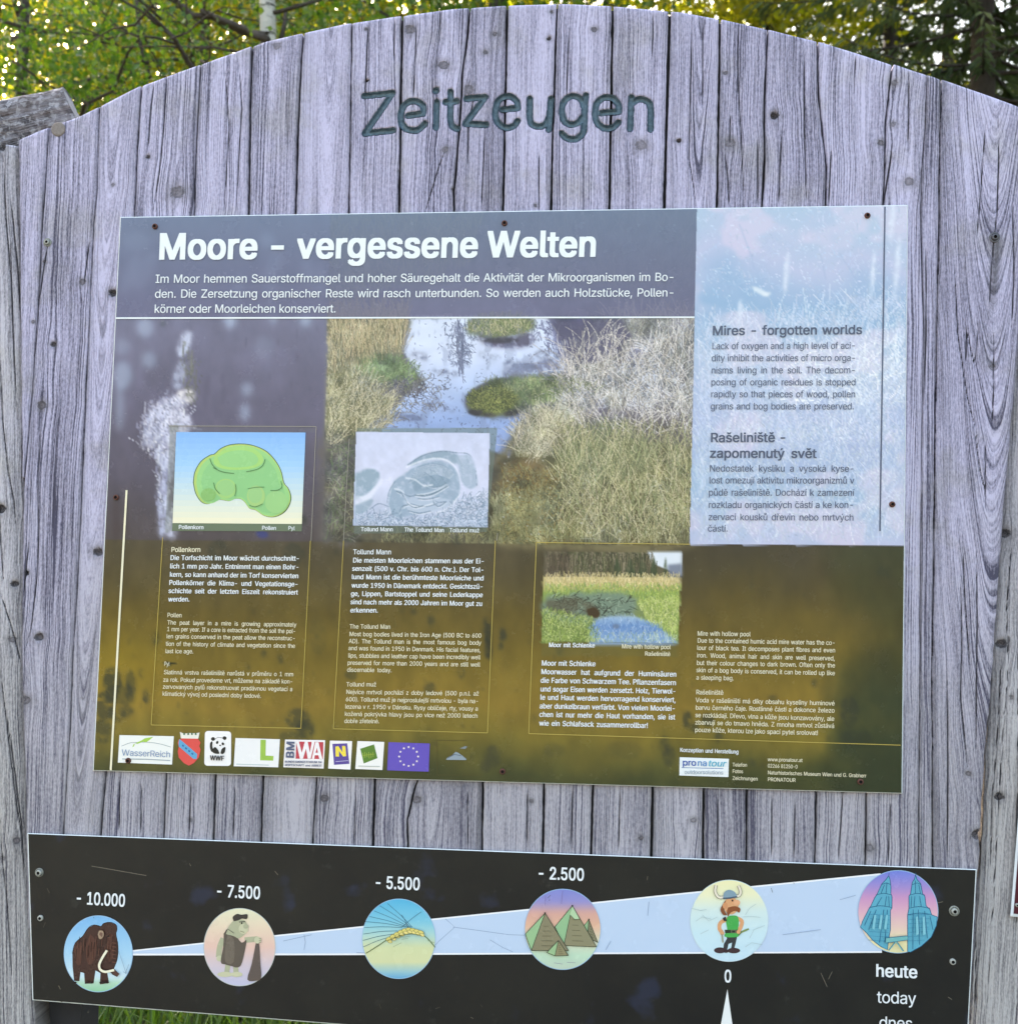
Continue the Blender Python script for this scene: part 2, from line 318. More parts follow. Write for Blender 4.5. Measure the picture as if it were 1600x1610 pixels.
def timber(name, JL, JR, zt, zb, parent, mat, yf=0.0, thick=0.04, gl=0.001, gr=0.001, edge=0.0012, edge_w=0.003, style='fine', tone=0.0, coarse=0.5, hidden=None, dx=0.0016, dz=0.0036, seed=0, crown=0.0, knots=True, letters=False, fmul=1.0, cath=None, wob=0.0007, rough_top=0.0):
    """one board: a relief face towards the viewer, side walls, ends and back"""
    zt = zt if callable(zt) else (lambda v: (lambda x: np.full(np.shape(x), v)))(zt)
    zm = float(np.max(zt(np.array([JL(2.0), JR(2.0)])))); zs = [zb]
    while zs[-1] < zm:
        z = zs[-1]; st = dz
        if hidden and hidden[0] < z < hidden[1]: st = 0.03
        if letters and LZ0-0.01 < z < LZ1+0.01: st = min(st, 0.0016)
        zs.append(z+st)
    zr = np.array(zs); zr = (zr-zb)/(zr[-1]-zb)
    wmid = float(JR((zb+zm)/2)-JL((zb+zm)/2)); nu = max(6, int(wmid/dx)); u = np.linspace(0, 1, nu+1)
    u = 0.5-0.5*np.cos(np.pi*u)*0.35-0.5*(1-2*u)*0.65                      # a little denser at the edges
    xt = JL(zm)+(JR(zm)-JL(zm))*u; ztop = zt(xt)
    Z = zb+(ztop-zb)[None, :]*zr[:, None]
    L = JL(Z)+gl/2+wob*vnoise(Z*38, seed*3+1)*0.6+wob*vnoise(Z*120, seed*3+9)*0.5; R = JR(Z)-gr/2+wob*vnoise(Z*38, seed*3+2)*0.6+wob*vnoise(Z*120, seed*3+8)*0.5
    X = L+(R-L)*u[None, :]; w = R-L; xs = (u[None, :]-0.5)*w
    rr = np.random.default_rng(seed+100)
    kr = np.full(X.shape, 3.0); kd = np.zeros(X.shape); shift = np.zeros(X.shape); hole = np.zeros(X.shape)
    kl = [k for k in (KN if knots is True else (knots or []))]
    for (xk, zk, r, d) in kl:
        if zk < zb-0.05 or zk > zm+0.05 or xk < JL(zk)-0.03 or xk > JR(zk)+0.03: continue
        ddx = X-xk; ddz = Z-zk; wz = np.exp(-np.abs(ddz/(3.2*r))**1.6); Rk = 1.7*r
        shift += ddx-ddx*np.abs(ddx)/np.sqrt(ddx**2+Rk**2*wz+1e-12)
        el = np.hypot(ddx/r, ddz/(r*(0.8 if d > 0.4 else 0.9))); nearer = el < kr; kd = np.where(nearer, d, kd); kr = np.minimum(kr, el)
        hole += (0.006 if d > 0.7 else 0.0012)*sstep(1.0, 0.55, el)*(1 if d > .4 else 0.4)
    xe = xs-shift+0.0035*vnoise(Z*2.3, seed+11)+0.0012*vnoise(Z*8, seed+12)+0.0018*vnoise2(X*25, Z*1.6, seed+13)
    if style == 'cath' or cath:
        xc, zc, k, a = cath if cath else (rr.uniform(-0.3, 0.3)*wmid, rr.uniform(zb, zm), rr.uniform(500, 1500), 0.05*rr.choice([-1, 1]))
        xx = xe-xc if not cath else xe+(L+R)/2-xc+0.004*vnoise2(X*40, Z*9, seed+60)
        g = a*(k*xx**2-(Z-zc))
    else: g = xe*1.0
    g = g*fmul+seed*1.37
    cr = np.full(X.shape, 0.02)
    if knots is True:
        for c in CR:
            if c[:, 0].max() < X.min()-0.01 or c[:, 0].min() > X.max()+0.01 or c[:, 1].max() < zb or c[:, 1].min() > zm: continue
            d = polydist(X, Z, c)
            t = np.clip((Z-c[:, 1].min())/(np.ptp(c[:, 1])+1e-9), 0, 1); taper = 0.0009*(1-np.clip(4*t*(1-t)*1.6, 0, 1))
            cr = np.minimum(cr, d+taper)
    stain = np.zeros(X.shape)
    if knots is True:
        sx, sz = P(1565, 420)[[0, 2]]; stain += 0.75*np.exp(-((X-sx+0.1*(Z-sz)*-0.8)/0.007)**2)*sstep(sz-0.09, sz-0.01, Z)*sstep(sz+0.055, sz+0.03, Z)
        sx, sz = P(75, 384)[[0, 2]]; stain += 0.3*np.exp(-((X-sx)/0.006)**2)*sstep(sz-0.05, sz, Z)*sstep(sz+0.02, sz, Z)
        for (xk, zk, r, d) in KN:
            if d > 0.55: stain += 0.16*np.exp(-((X-xk)/(r*0.8))**2)*sstep(zk-r*7, zk-r, Z)*sstep(zk+r, zk, Z)
    e = np.minimum(X-L, R-X)
    Yf = yf+edge*np.exp(-e/edge_w*1.6)+0.0005*vnoise2(X*30, Z*5, seed+40)+crown*(2*np.abs(u[None, :]-0.5))**2.4+hole
    Yf = Yf+0.0022*sstep(0.0016, 0.0003, cr)
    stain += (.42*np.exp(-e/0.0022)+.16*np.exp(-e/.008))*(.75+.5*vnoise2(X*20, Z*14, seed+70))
    dtop = (ztop[None, :]-Z); Yf = Yf+0.0015*np.exp(-dtop/0.002)
    if letters:
        for k, ss in LETTERS.items():
            sd_ = letter_sdf(X, Z, ss); Yf = Yf+0.0066*sstep(0.0011, -0.0018, sd_)
    nr, nc = X.shape; V = [np.stack([X, Yf, Z], -1).reshape(-1, 3)]
    idx = np.arange(nr*nc).reshape(nr, nc)
    F = [np.stack([idx[:-1, :-1], idx[:-1, 1:], idx[1:, 1:], idx[1:, :-1]], -1).reshape(-1, 4)]
    rim = np.concatenate([idx[0, :], idx[1:, -1], idx[-1, -2::-1], idx[-2:0:-1, 0]])
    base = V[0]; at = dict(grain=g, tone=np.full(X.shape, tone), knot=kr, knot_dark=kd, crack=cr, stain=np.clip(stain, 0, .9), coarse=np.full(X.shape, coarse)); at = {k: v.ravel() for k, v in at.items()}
    prev = rim; n = len(base)
    for dy, infl in ((0.005, 0.0), (thick, 0.0)):
        r = base[rim].copy(); r[:, 1] = np.maximum(r[:, 1]+0.0005, yf+dy); 
        ids = np.arange(n, n+len(rim)); n += len(rim); V.append(r)
        F.append(np.stack([prev, ids, np.roll(ids, -1), np.roll(prev, -1)], -1)); prev = ids
        for k in at: at[k] = np.concatenate([at[k], at[k][rim] if k != 'crack' else np.full(len(rim), 0.02)])
    # back: quads between the left and right rim
    lb = dict(zip(rim.tolist(), prev.tolist()))
    bl = np.array([lb[i] for i in idx[:, 0]]); br = np.array([lb[i] for i in idx[:, -1]])
    F.append(np.stack([bl[1:], br[1:], br[:-1], bl[:-1]], -1))
    bb = [lb[i] for i in idx[0, :]]+[br[1], bl[1]]; tt = [lb[i] for i in idx[-1, ::-1]]+[bl[-2], br[-2]]
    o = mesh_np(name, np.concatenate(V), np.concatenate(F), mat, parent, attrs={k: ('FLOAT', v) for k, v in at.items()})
    return o
# ------------------------------------------------------------------ the notice board
ZB = P(800, 1500)[2]
board = empty('notice_board', tuple(P(800, 1500, 0.02)), 'tall arched board of grey weathered planks with Zeitzeugen carved at the top', 'notice board')
JN = [
 ([(29,215),(31,350),(33,560),(35,750),(33,1036),(34,1061),(36,1145),(39,1222),(40,1320),(44,1500)], 0.0),
 ([(77,198),(74,240),(66,350),(60,487),(50,620),(44,690),(37.8,752)], 1.8),
 ([(157,160),(155,200),(152,300),(147,350),(140,500),(133,650),(127,800),(122,900),(116,1000),(110,1150),(104,1230),(99,1312),(90,1500)], 0.9),
 ([(222,130),(218,189),(214,263),(211,337),(190,780),(166,1215),(158,1310),(150,1500)], 1.9),
 ([(315,100),(308,236),(305,335),(285,780),(261,1225),(257,1315),(250,1500)], 1.5),
 ([(396,74),(393,169),(390.5,336),(364,780),(338,1230),(335,1320),(330,1500)], 2.4),
 ([(476.5,50),(471,135),(464,334),(440,780),(413,1232),(410,1320),(405,1500)], 2.2),
 ([(553,34),(548,334),(522,780),(497,1225),(491,1320),(486,1500)], 1.6),
 ([(632,24),(630,150),(627,334),(607,780),(589,1230),(586,1330),(580,1500)], 2.4),
 ([(738.6,12),(734,61),(726,118),(725,150),(722,200),(717,260),(713,300),(714,334),(690,780),(657,1225),(652,1240),(640,1290),(641,1330),(636,1500)], 2.0),
 ([(797,7),(795.5,100),(793,200),(791,334),(775,780),(759,1232),(757.6,1330),(755,1500)], 2.2),
 ([(876,5),(873,80),(869,200),(866,334),(857,780),(855,1232),(853.5,1330),(852,1500)], 2.0),
 ([(963,8),(961,150),(957.5,334),(945,780),(932,1238),(929,1335),(926,1500)], 2.2),
 ([(1053,16),(1049,150),(1044,334),(1034,780),(1026,1240),(1024,1340),(1022,1500)], 2.8),
 ([(1132,28),(1130,150),(1127,328),(1115,780),(1106,1245),(1105,1345),(1104,1500)], 2.2),
 ([(1207,46),(1203,130),(1201,200),(1202,250),(1198,330),(1185,780),(1174,1245),(1173,1345),(1172,1500)], 1.8),
 ([(1285,66),(1287,150),(1293,210),(1299,260),(1298.5,328),(1290,780),(1283,1250),(1281,1350),(1279,1500)], 1.8),
 ([(1404,99),(1397,148),(1392,190),(1392,225),(1391,270),(1388,330),(1375,780),(1362,1250),(1360,1355),(1358,1500)], 1.6),
 ([(1457.5,118),(1454,200),(1449,270),(1447,330),(1450,450),(1452,520),(1449,700),(1447,900),(1446,1055),(1444,1360),(1443,1500)], 0.9),
 ([(1479.5,125),(1477,250),(1476,350),(1473,521),(1470,675),(1468,897),(1465,1055),(1466,1345),(1465,1500)], 1.3),
 ([(1622,100),(1612,200),(1607,350),(1601,520),(1597,589),(1590,658),(1581,760),(1574,850),(1562,1021),(1548,1191),(1543,1260),(1538,1362),(1530,1500)], 0.0)]
JF = [side_fn(j) for j, _ in JN]
j1 = JF[1]; z752 = P(37.8, 752)[2]
dj = float(j1(z752)-JF[0](z752)); JF[1] = lambda z: np.where(np.asarray(z) > z752, j1(z), JF[0](z)+dj*np.exp(np.minimum(np.asarray(z)-z752, 0)/0.05))
HID = (P(800, 1190)[2], P(800, 362)[2])
COARSE = [.3, .9, .3, 1., .5, .7, .35, .6, .7, .9, .3, .8, .35, .7, .5, .6, .7, .8, .9, .7]
TONE = [.1, -.35, .3, .1, .4, -.3, .5, .1, -.2, -.35, .3, .1, -.05, .4, -.5, -.2, .25, .3, -.1, -.15]
FM = [1, .75, 1.3, .9, 1.2, .9, 1.5, 1.0, .8, .8, 1.5, 1.0, 1.3, 1.0, 1.2, .95, 1.1, .9, 1.1, 1.0]
for i in range(20):
    kw = dict(gl=JN[i][1]*0.0015, gr=JN[i+1][1]*0.0015, tone=TONE[i], coarse=COARSE[i], fmul=FM[i], seed=i+1, hidden=HID if 3 <= i <= 17 else None, letters=7 <= i <= 13)
    if i in (2, 6, 13): kw['style'] = 'cath'
    if i == 9: kw['cath'] = (P(700, 235)[0], P(700, 130)[2], 420, 0.10)
    if i == 19: kw.update(cath=(P(1562, 600)[0], P(1562, 600)[2], 150, 0.15), wob=0.0012)
    zb = z752+0.001 if i == 0 else ZB
    if i == 1: kw['gl'] = 0.0016
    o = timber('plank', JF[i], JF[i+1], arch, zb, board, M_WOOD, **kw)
    if i in (0, 19): o['label'] = ('narrow tapered plank wedged against the post' if i == 0 else 'broad wavy-edged plank with arched grain')
mb = MB()
for i in range(1, 20):
    zz = np.linspace(ZB+0.01, min(1.99, 3), 40); zz = np.linspace(ZB+0.01, float(arch(JF[i](2.3)))-0.0012, 40); x = JF[i](zz)
    if i == 1: zz = np.linspace(z752+.02, float(arch(JF[i](2.3)))-0.0012, 30); x = JF[i](zz)
    n = len(zz); V = [(x[k]+s*0.008, y, zz[k]) for k in range(n) for s, y in ((-1, .012), (1, .012), (1, .022), (-1, .022))]
    mb.add(V, [(4*k+a, 4*k+(a+1) % 4, 4*k+4+(a+1) % 4, 4*k+4+a) for k in range(n-1) for a in range(4)])
mb.build('joint_light_stop', M_GAP, board)  # dark strips added behind the joints to stop light leaking through
mb = MB(); q0, q1 = P(50, 1590, .06)[0], P(132, 1590, .06)[0]; mb.box((q0, 0.05, 0.0), (q1, 0.11, 1.05)); mb.build('back_post', M_GAP, board)
xl, xr = float(JF[0](1.3))+0.05, float(JF[20](1.3))-0.05
for zc in (1.05, 1.62, 2.08):
    mb = MB(); mb.box((xl, 0.042, zc-0.045), (xr, 0.085, zc+0.045)); mb.build('cross_batten', M_POST if False else M_GAP, board)
# carved and painted letters: the lining of each groove
for k, ss in LETTERS.items():
    allp = np.concatenate(ss); x0, z0 = allp.min(0)-0.008; x1, z1 = allp.max(0)+0.008; h = 0.0007
    gx, gz = np.meshgrid(np.arange(x0, x1, h), np.arange(z0, z1, h)); d = letter_sdf(gx, gz, ss)
    gy0, gx0 = np.gradient(d, h); gn = np.hypot(gx0, gy0)+1e-6
    snap = (np.abs(d) < 0.75*h); sx = np.where(snap, gx-d*gx0/gn, gx); sz = np.where(snap, gz-d*gy0/gn, gz); d2 = np.where(snap, 0, d)
    dep = 0.0052*sstep(0.0001, -0.0022, d2)+0.0004*vnoise2(gx*250, gz*250, 3)*sstep(0, -.002, d2)
    idx = np.arange(gx.size).reshape(gx.shape); ok = d2 <= 1e-6
    q = ok[:-1, :-1] & ok[1:, :-1] & ok[1:, 1:] & ok[:-1, 1:]
    F = np.stack([idx[:-1, :-1], idx[:-1, 1:], idx[1:, 1:], idx[1:, :-1]], -1)[q]
    used = np.unique(F); mp = np.zeros(gx.size, int); mp[used] = np.arange(len(used))
    V = np.stack([sx.ravel(), (dep+0.0002).ravel(), sz.ravel()], 1)[used]
    # follow the plank's face so that the rim lies in the groove
    mesh_np('carved_letter', V, mp[F], M_PAINT, board)
def screw(px, py, y, r, parent, mats, washer=None, label=None, name='screw'):
    c = P(px, py, y); mb = MB()
    mb.lathe(c, [(r, 0.0), (r, -0.0018-(0.001 if washer else 0)), (r*0.8, -0.0032-(0.001 if washer else 0)), (r*0.55, -0.0034-(0.001 if washer else 0)), (r*0.5, -0.0018)], 16, cap=False)
    o = mb.build(name, mats, parent, smooth=False)
    if washer: mw = MB(); mw.lathe(c, [(washer, 0.0), (washer, -0.0010), (washer*.90, -0.0016), (r*1.22, -0.0016), (r*1.18, -0.0004)], 20, cap=False); mw.build('washer', M_WASHER if mats is M_ZINC else mats, o)
    mb2 = MB(); mb2.lathe(c, [(r*0.53, -0.0030-(0.001 if washer else 0)), (r*0.49, -0.0019), (r*0.05, -0.0017)], 6); mb2.build('screw_recess', M_DARKHOLE, o)
    if label: o['label'] = label
    return o
screw(75, 381, 0.0, 0.0042, board, M_ZINC, washer=0.0066, label='pale zinc screw with washer on the left planks')
screw(1563, 373, 0.0, 0.0048, board, M_DARKSTEEL, washer=0.0078, label='dark screw with washer above a black stain')
c = P(92, 203, 0.0); mb = MB(); mb.lathe(c, [(0.0115, 0.002), (0.0115, -0.0012), (0.0095, -0.0022), (0.004, -0.002)], 18); o = mb.build('wooden_plug', simple('plug_end_grain', (0.20, 0.165, 0.15), 0.8, .2, var=.35, scale=320), board)
# ------------------------------------------------------------------ posts and the log
DK = lambda L: [(*P(a, b)[[0, 2]], r*PX, d) for a, b, r, d in L]
lp = empty('timber_post', tuple(P(5, 1610, 0.03)*[1, 1, 0]), 'thick grey post with dark knots at the left edge of the board', 'post', 'posts carrying the board')
PL_R = side_fn([(26,215),(29,350),(31,560),(33,750),(32,1036),(32,1061),(34,1145),(37,1222),(39,1310),(46,1500),(51,1610),(62,1800)])
PL_L = side_fn([(-110,215),(-112,560),(-115,1000),(-112,1310),(-110,1610),(-110,1800)])
CR_P = [[(4,240),(8,340),(16,440),(20,560),(24,660)],[(0,560),(4,660),(12,740),(20,790),(23,840)],[(14,300),(24,420),(30,520)],[(0,1050),(8,1120),(20,1230),(32,1330)],[(0,930),(16,985),(30,1050)],[(0,1280),(4,1350),(12,1430),(18,1540)],[(10,1120),(20,1200),(30,1290),(36,1400)],[(-10,700),(0,830),(6,930)]]
CR_SAVE = CR; CR = [pl(c) for c in CR_P]; KN_SAVE = KN; KN = DK([(3,231,6,.95),(1,800,9,1.),(21,918,6,1.),(18,1006,6,.5),(25,1323,6,.7),(6,1350,4,.3),(-50,1200,9,.6),(-60,600,9,.6)])
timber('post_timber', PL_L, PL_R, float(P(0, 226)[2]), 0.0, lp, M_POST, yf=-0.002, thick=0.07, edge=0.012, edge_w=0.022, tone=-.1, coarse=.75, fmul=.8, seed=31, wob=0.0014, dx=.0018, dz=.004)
rp = empty('timber_post', tuple(P(1660, 1610, 0.03)*[1, 1, 0]), 'thick brownish grey post behind the red sign at the right edge', 'post', 'posts carrying the board')
PR_L = side_fn([(1634,215),(1612,450),(1600,600),(1590,735),(1582,850),(1572,1021),(1560,1191),(1552,1360),(1538,1480),(1526,1610),(1512,1800)])
PR_R = side_fn([(1760,215),(1755,850),(1745,1610),(1740,1800)])
KN = DK([(1590,838,8,.9),(1584,1014,8,.9),(1580,1258,7,.9),(1650,900,9,.6),(1598,1100,4,.4)]); CR = [pl(c) for c in ([(1597,1000),(1588,1130),(1580,1250),(1572,1400),(1560,1600)],[(1584,1020),(1580,1130),(1570,1260),(1566,1400)],[(1600,850),(1592,960),(1594,1060)],[(1545,1480),(1542,1610)],[(1620,700),(1610,1000),(1606,1600)])]
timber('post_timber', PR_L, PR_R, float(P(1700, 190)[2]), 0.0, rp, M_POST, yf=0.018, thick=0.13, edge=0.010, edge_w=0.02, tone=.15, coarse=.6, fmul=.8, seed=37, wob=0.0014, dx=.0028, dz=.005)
CR = CR_SAVE; KN = KN_SAVE
# bark-stripped log that rests on the left post, behind the board's shoulder
lg = empty('roof_log', tuple(P(40, 200, 0.06)), 'rough weathered log lying over the left post behind the board', 'log')
a, b = P(122, 184, 0.085), P(-330, 300, 0.015); n, m_ = 130, 90
V = []; th = np.linspace(0, 2*np.pi, m_, endpoint=False)
ax = (b-a)/np.linalg.norm(b-a); up = np.array([0, 0, 1.])-ax*ax[2]; up /= np.linalg.norm(up); sd_ = np.cross(ax, up)
gs = []; Lg = np.linalg.norm(b-a)
for i in range(n+1):
    s = i/n; c0 = a+(b-a)*s; r = (0.041+0.012*s)*(0.96 if i == 0 else 1.0)
    prof = 1+0.10*np.cos(2*th+0.6)+0.07*np.cos(3*th+1.0)
    rr_ = r*prof*(1+0.06*fbm2(th*2.2+40, np.full(m_, s*Lg*14), 21, 3)+0.06*vnoise2(th*6+9, np.full(m_, s*Lg*5), 23)+0.05*np.abs(fbm2(th*11+3, np.full(m_, s*Lg*9), 25, 3))+0.025*vnoise2(th*20, np.full(m_, s*Lg*60), 26))
    V.append(c0+rr_[:, None]*(np.cos(th)[:, None]*up+np.sin(th)[:, None]*sd_)+(0.006*np.cos(th)[:, None]*ax if i == 0 else 0)); gs.append(th*0.05+0.002*vnoise(th*4+s*6, 8))
V = np.concatenate(V); F = np.array([(i*m_+j, i*m_+(j+1) % m_, (i+1)*m_+(j+1) % m_, (i+1)*m_+j) for i in range(n) for j in range(m_)])
k = len(V); kr = np.full(k, 3.0)
at = dict(grain=np.concatenate(gs)*1.3, tone=np.full(k, .15), knot=kr, knot_dark=kr*0, crack=np.full(k, .02), stain=np.clip(0.42*fbm2(V[:, 0]*26+5, V[:, 2]*60+V[:, 1]*60, 9, 3)+0.12, 0, .8), coarse=np.full(k, .9))
M_LOG = NT('rough_log_wood'); t = M_LOG; X_, Y_, Z_ = t.sep(t.pos())
gl_ = t.attr('grain'); f1 = t.noise(t.comb(t.math('MULTIPLY', gl_, 420), t.math('MULTIPLY', X_, 16), 2.0), 1, 4, .6); f2 = t.noise(t.pos(), 55, 4, .65); f3 = t.sst(.52, .62, t.noise(t.pos(), 120, 3))
cc = t.mix(t.sst(.33, .66, t.math('MULTIPLY_ADD', f2, .5, t.math('MULTIPLY', f1, .5))), (0.045, 0.037, 0.041), (0.36, 0.325, 0.35)); cc = t.mix(t.math('MULTIPLY', f3, .55), cc, (0.55, 0.52, 0.55)); cc = t.mix(t.math('MULTIPLY', t.attr('stain'), .8), cc, (0.085, 0.050, 0.038))
t.l(cc, t.b.inputs['Base Color']); t.set(Roughness=.8, Specular_IOR_Level=.2); t.bump(t.math('ADD', f1, f2), .9, .006); M_LOG = t.m
lo = mesh_np('log_body', V, F, M_LOG, lg, attrs={k_: ('FLOAT', v) for k_, v in at.items()})
V2 = np.concatenate([V[:m_], V[:m_]*0.55+V[:m_].mean(0)*0.45, [V[:m_].mean(0)]]); V2 = V2-ax*0.0005
F2 = [(j, m_+j, m_+(j+1) % m_, (j+1) % m_) for j in range(m_)]+[(m_+j, 2*m_, m_+(j+1) % m_) for j in range(m_)]
mesh_np('log_end', V2, F2, simple('log_end_grain', (0.22, 0.205, 0.22), .85, .2, var=.4, scale=120), lg, smooth=False)
# ------------------------------------------------------------------ print: a painted raster, laid on the sheets as a colour attribute
SC, CX, CY, CW, CH = 1.5, 136, 312, 1304, 946
cv = np.zeros((int(CH*SC), int(CW*SC), 3), np.float32)
YY, XX = np.mgrid[0:cv.shape[0], 0:cv.shape[1]]; PXX = (XX/SC+CX).astype(np.float32); PYY = (YY/SC+CY).astype(np.float32)
def c8(*c): return np.array(c, np.float32)/255
def ramp(t, stops):
    t = np.asarray(t); ks = [s[0] for s in stops]; return np.stack([np.interp(t, ks, [s[1][i]/255 for s in stops]) for i in range(3)], -1).astype(np.float32)
def blur(a, s):
    s = max(s*SC, 0.3); r = int(3*s)+1; k = np.exp(-0.5*(np.arange(-r, r+1)/s)**2); k /= k.sum()
    for ax_ in (0, 1):
        pad = [(0, 0)]*a.ndim; pad[ax_] = (r, r); b_ = np.pad(a, pad, mode='edge'); o_ = np.zeros_like(a)
        for i, w in enumerate(k): o_ += w*(b_[i:i+a.shape[0]] if ax_ == 0 else b_[:, i:i+a.shape[1]])
        a = o_
    return a
def inpoly(poly, box=None):
    poly = np.asarray(poly, float); x0, y0 = np.floor((poly.min(0)-[CX, CY])*SC).astype(int)-2; x1, y1 = np.ceil((poly.max(0)-[CX, CY])*SC).astype(int)+3
    x0, y0 = max(x0, 0), max(y0, 0); x1, y1 = min(x1, cv.shape[1]), min(y1, cv.shape[0])
    xs, ys = PXX[y0:y1, x0:x1], PYY[y0:y1, x0:x1]; ins = np.zeros(xs.shape, bool); n_ = len(poly)
    for i in range(n_):
        (ax_, ay), (bx, by) = poly[i], poly[(i+1) % n_]
        if ay == by: continue
        c_ = ((ay > ys) != (by > ys)) & (xs < (bx-ax_)*(ys-ay)/(by-ay)+ax_); ins ^= c_
    return (slice(y0, y1), slice(x0, x1)), ins
def fillp(poly, col, alpha=1.0, soft=0.0, noise=0.0, nf=0.08, seed=1):
    pad = soft*4+2; p = np.asarray(poly, float); big = np.concatenate([p, [p.min(0)-pad, p.max(0)+pad]])
    sl_, m_ = inpoly(p); m = m_.astype(np.float32)
    if soft > 0:
        y0 = max(sl_[0].start-int(soft*3*SC), 0); y1 = min(sl_[0].stop+int(soft*3*SC), cv.shape[0]); x0 = max(sl_[1].start-int(soft*3*SC), 0); x1 = min(sl_[1].stop+int(soft*3*SC), cv.shape[1])
        mm = np.zeros((y1-y0, x1-x0), np.float32); mm[sl_[0].start-y0:sl_[0].stop-y0, sl_[1].start-x0:sl_[1].stop-x0] = m; m = blur(mm, soft); sl_ = (slice(y0, y1), slice(x0, x1))
    if noise: m = np.clip(m*(1+noise*fbm2(PXX[sl_]*nf, PYY[sl_]*nf, seed, 4)), 0, 1)
    col = np.asarray(col, np.float32); col = col/255 if col.ndim == 1 else col[sl_]
    cv[sl_] += (col-cv[sl_])*(m*alpha)[..., None]
def jag(p, amp=3., n=5, seed=0):
    p = smooth_poly(list(p)+[p[0]], n, 170)[:-1]; r_ = np.random.default_rng(seed); k = np.arange(len(p)); d = amp*(vnoise(k*.9, seed+3)+.6*vnoise(k*2.3, seed+4)); d2 = amp*.8*(vnoise(k*.9, seed+5)+.6*vnoise(k*2.3, seed+6)); return p+np.stack([d, d2], 1)
def ell(x, y, rx, ry, rot=0, n=28):
    t = np.linspace(0, 2*np.pi, n, endpoint=False); c, s = math.cos(rot), math.sin(rot); a = np.cos(t)*rx; b = np.sin(t)*ry
    return np.stack([x+a*c-b*s, y+a*s+b*c], 1)
def blob(x, y, rx, ry, col, alpha=.8, rot=0, soft=4, noise=0, seed=1): fillp(ell(x, y, rx, ry, rot), col, alpha, soft, noise, .12, seed)
def strokes(x, y, ang, ln, bend, cols, wid=1.0, alpha=0.85, clip=None, jit=.0, order=True):
    """many curved blades; later ones cover earlier ones"""
    n_ = len(x); K = int(max(ln)*SC*1.3)+2; t = np.linspace(0, 1, K)[None, :]
    a_ = ang[:, None]+bend[:, None]*t
    st = ln[:, None]/K; px = x[:, None]+np.cumsum(np.cos(a_)*st, 1); py = y[:, None]-np.cumsum(np.sin(a_)*st, 1)
    ix = np.round((px-CX)*SC).astype(int); iy = np.round((py-CY)*SC).astype(int); cc_ = np.repeat(cols[:, None, :], K, 1)
    fl = lambda v: v.reshape(-1) if v.ndim == 2 else v.reshape(-1, 3)
    ix, iy, cc_ = fl(ix), fl(iy), fl(cc_); offs = [(0, 0)]+([(1, 0)] if wid > .9 else [])+([(0, 1)] if wid > 1.6 else [])
    for dx_, dy_ in offs:
        jx, jy = ix+dx_, iy+dy_; ok = (jx >= 0) & (jy >= 0) & (jx < cv.shape[1]) & (jy < cv.shape[0])
        if clip is not None: ok &= clip[np.clip(jy, 0, cv.shape[0]-1), np.clip(jx, 0, cv.shape[1]-1)]
        cv[jy[ok], jx[ok]] = cv[jy[ok], jx[ok]]*(1-alpha)+cc_[ok]*alpha
def full(poly):
    m = np.zeros(cv.shape[:2], bool); s_, i_ = inpoly(poly); m[s_] = i_; return m
def field(poly, n, ang, spread, lmin, lmax, pal, bend=.6, wid=1.0, alpha=.8, clip=None, seed=0, ysort=True):
    r_ = np.random.default_rng(seed); poly = np.asarray(poly, float); lo_, hi_ = poly.min(0), poly.max(0); pts = []
    s_, i_ = inpoly(poly); ys, xs = np.nonzero(i_); k_ = r_.integers(0, len(ys), n)
    x = PXX[s_][ys[k_], xs[k_]]+r_.uniform(-.5, .5, n); y = PYY[s_][ys[k_], xs[k_]]
    if ysort: o_ = np.argsort(y); x, y = x[o_], y[o_]
    pal = np.array(pal, np.float32)/255; c_ = pal[r_.integers(0, len(pal), n)]*r_.uniform(.86, 1.12, (n, 1)).astype(np.float32)
    strokes(x, y, np.radians(ang)+r_.normal(0, np.radians(spread), n), r_.uniform(lmin, lmax, n), r_.normal(0, bend, n), np.clip(c_, 0, 1), wid, alpha, clip)
# --- ground of the left column: grey violet above, olive below
nz1 = fbm2(PXX*0.012, PYY*0.012, 3, 4); nz2 = fbm2(PXX*0.05, PYY*0.03, 5, 4)
top = ramp(PYY+18*nz1, [(320,(112,124,152)), (420,(106,112,140)), (520,(108,108,134)), (640,(97,94,118)), (740,(84,80,96)), (850,(78,72,74))])
top *= (1+0.05*nz2)[..., None]
oliv = ramp(PYY+16*nz1, [(840,(78,72,58)), (900,(84,76,50)), (960,(95,83,40)), (1040,(114,99,41)), (1110,(129,110,46)), (1160,(116,105,44)), (1190,(94,90,42)), (1225,(62,68,38)), (1260,(58,62,36))])
edge_x = sstep(1270, 1400, PXX+40*nz1)
oliv = oliv*(1-edge_x[..., None])+ramp(PYY, [(850,(56,60,40)), (1000,(68,66,36)), (1100,(52,60,40)), (1250,(44,54,36))])*edge_x[..., None]
mid = sstep(780, 900, PXX)*(1-edge_x)*sstep(1000, 860, PYY); oliv = oliv*(1-0.18*mid[..., None])
lm = (sstep(330, 190, PXX)*sstep(930, 1050, PYY)*sstep(1150, 1050, PYY))[..., None]; oliv += lm*c8(14, 12, -4)
oliv *= (1+0.06*nz2)[..., None]
band = 848+(PXX-140)*0.0085
wsel = sstep(-1.5, 1.5, PYY-band)[..., None]; cv[:] = top*(1-wsel)+oliv*wsel
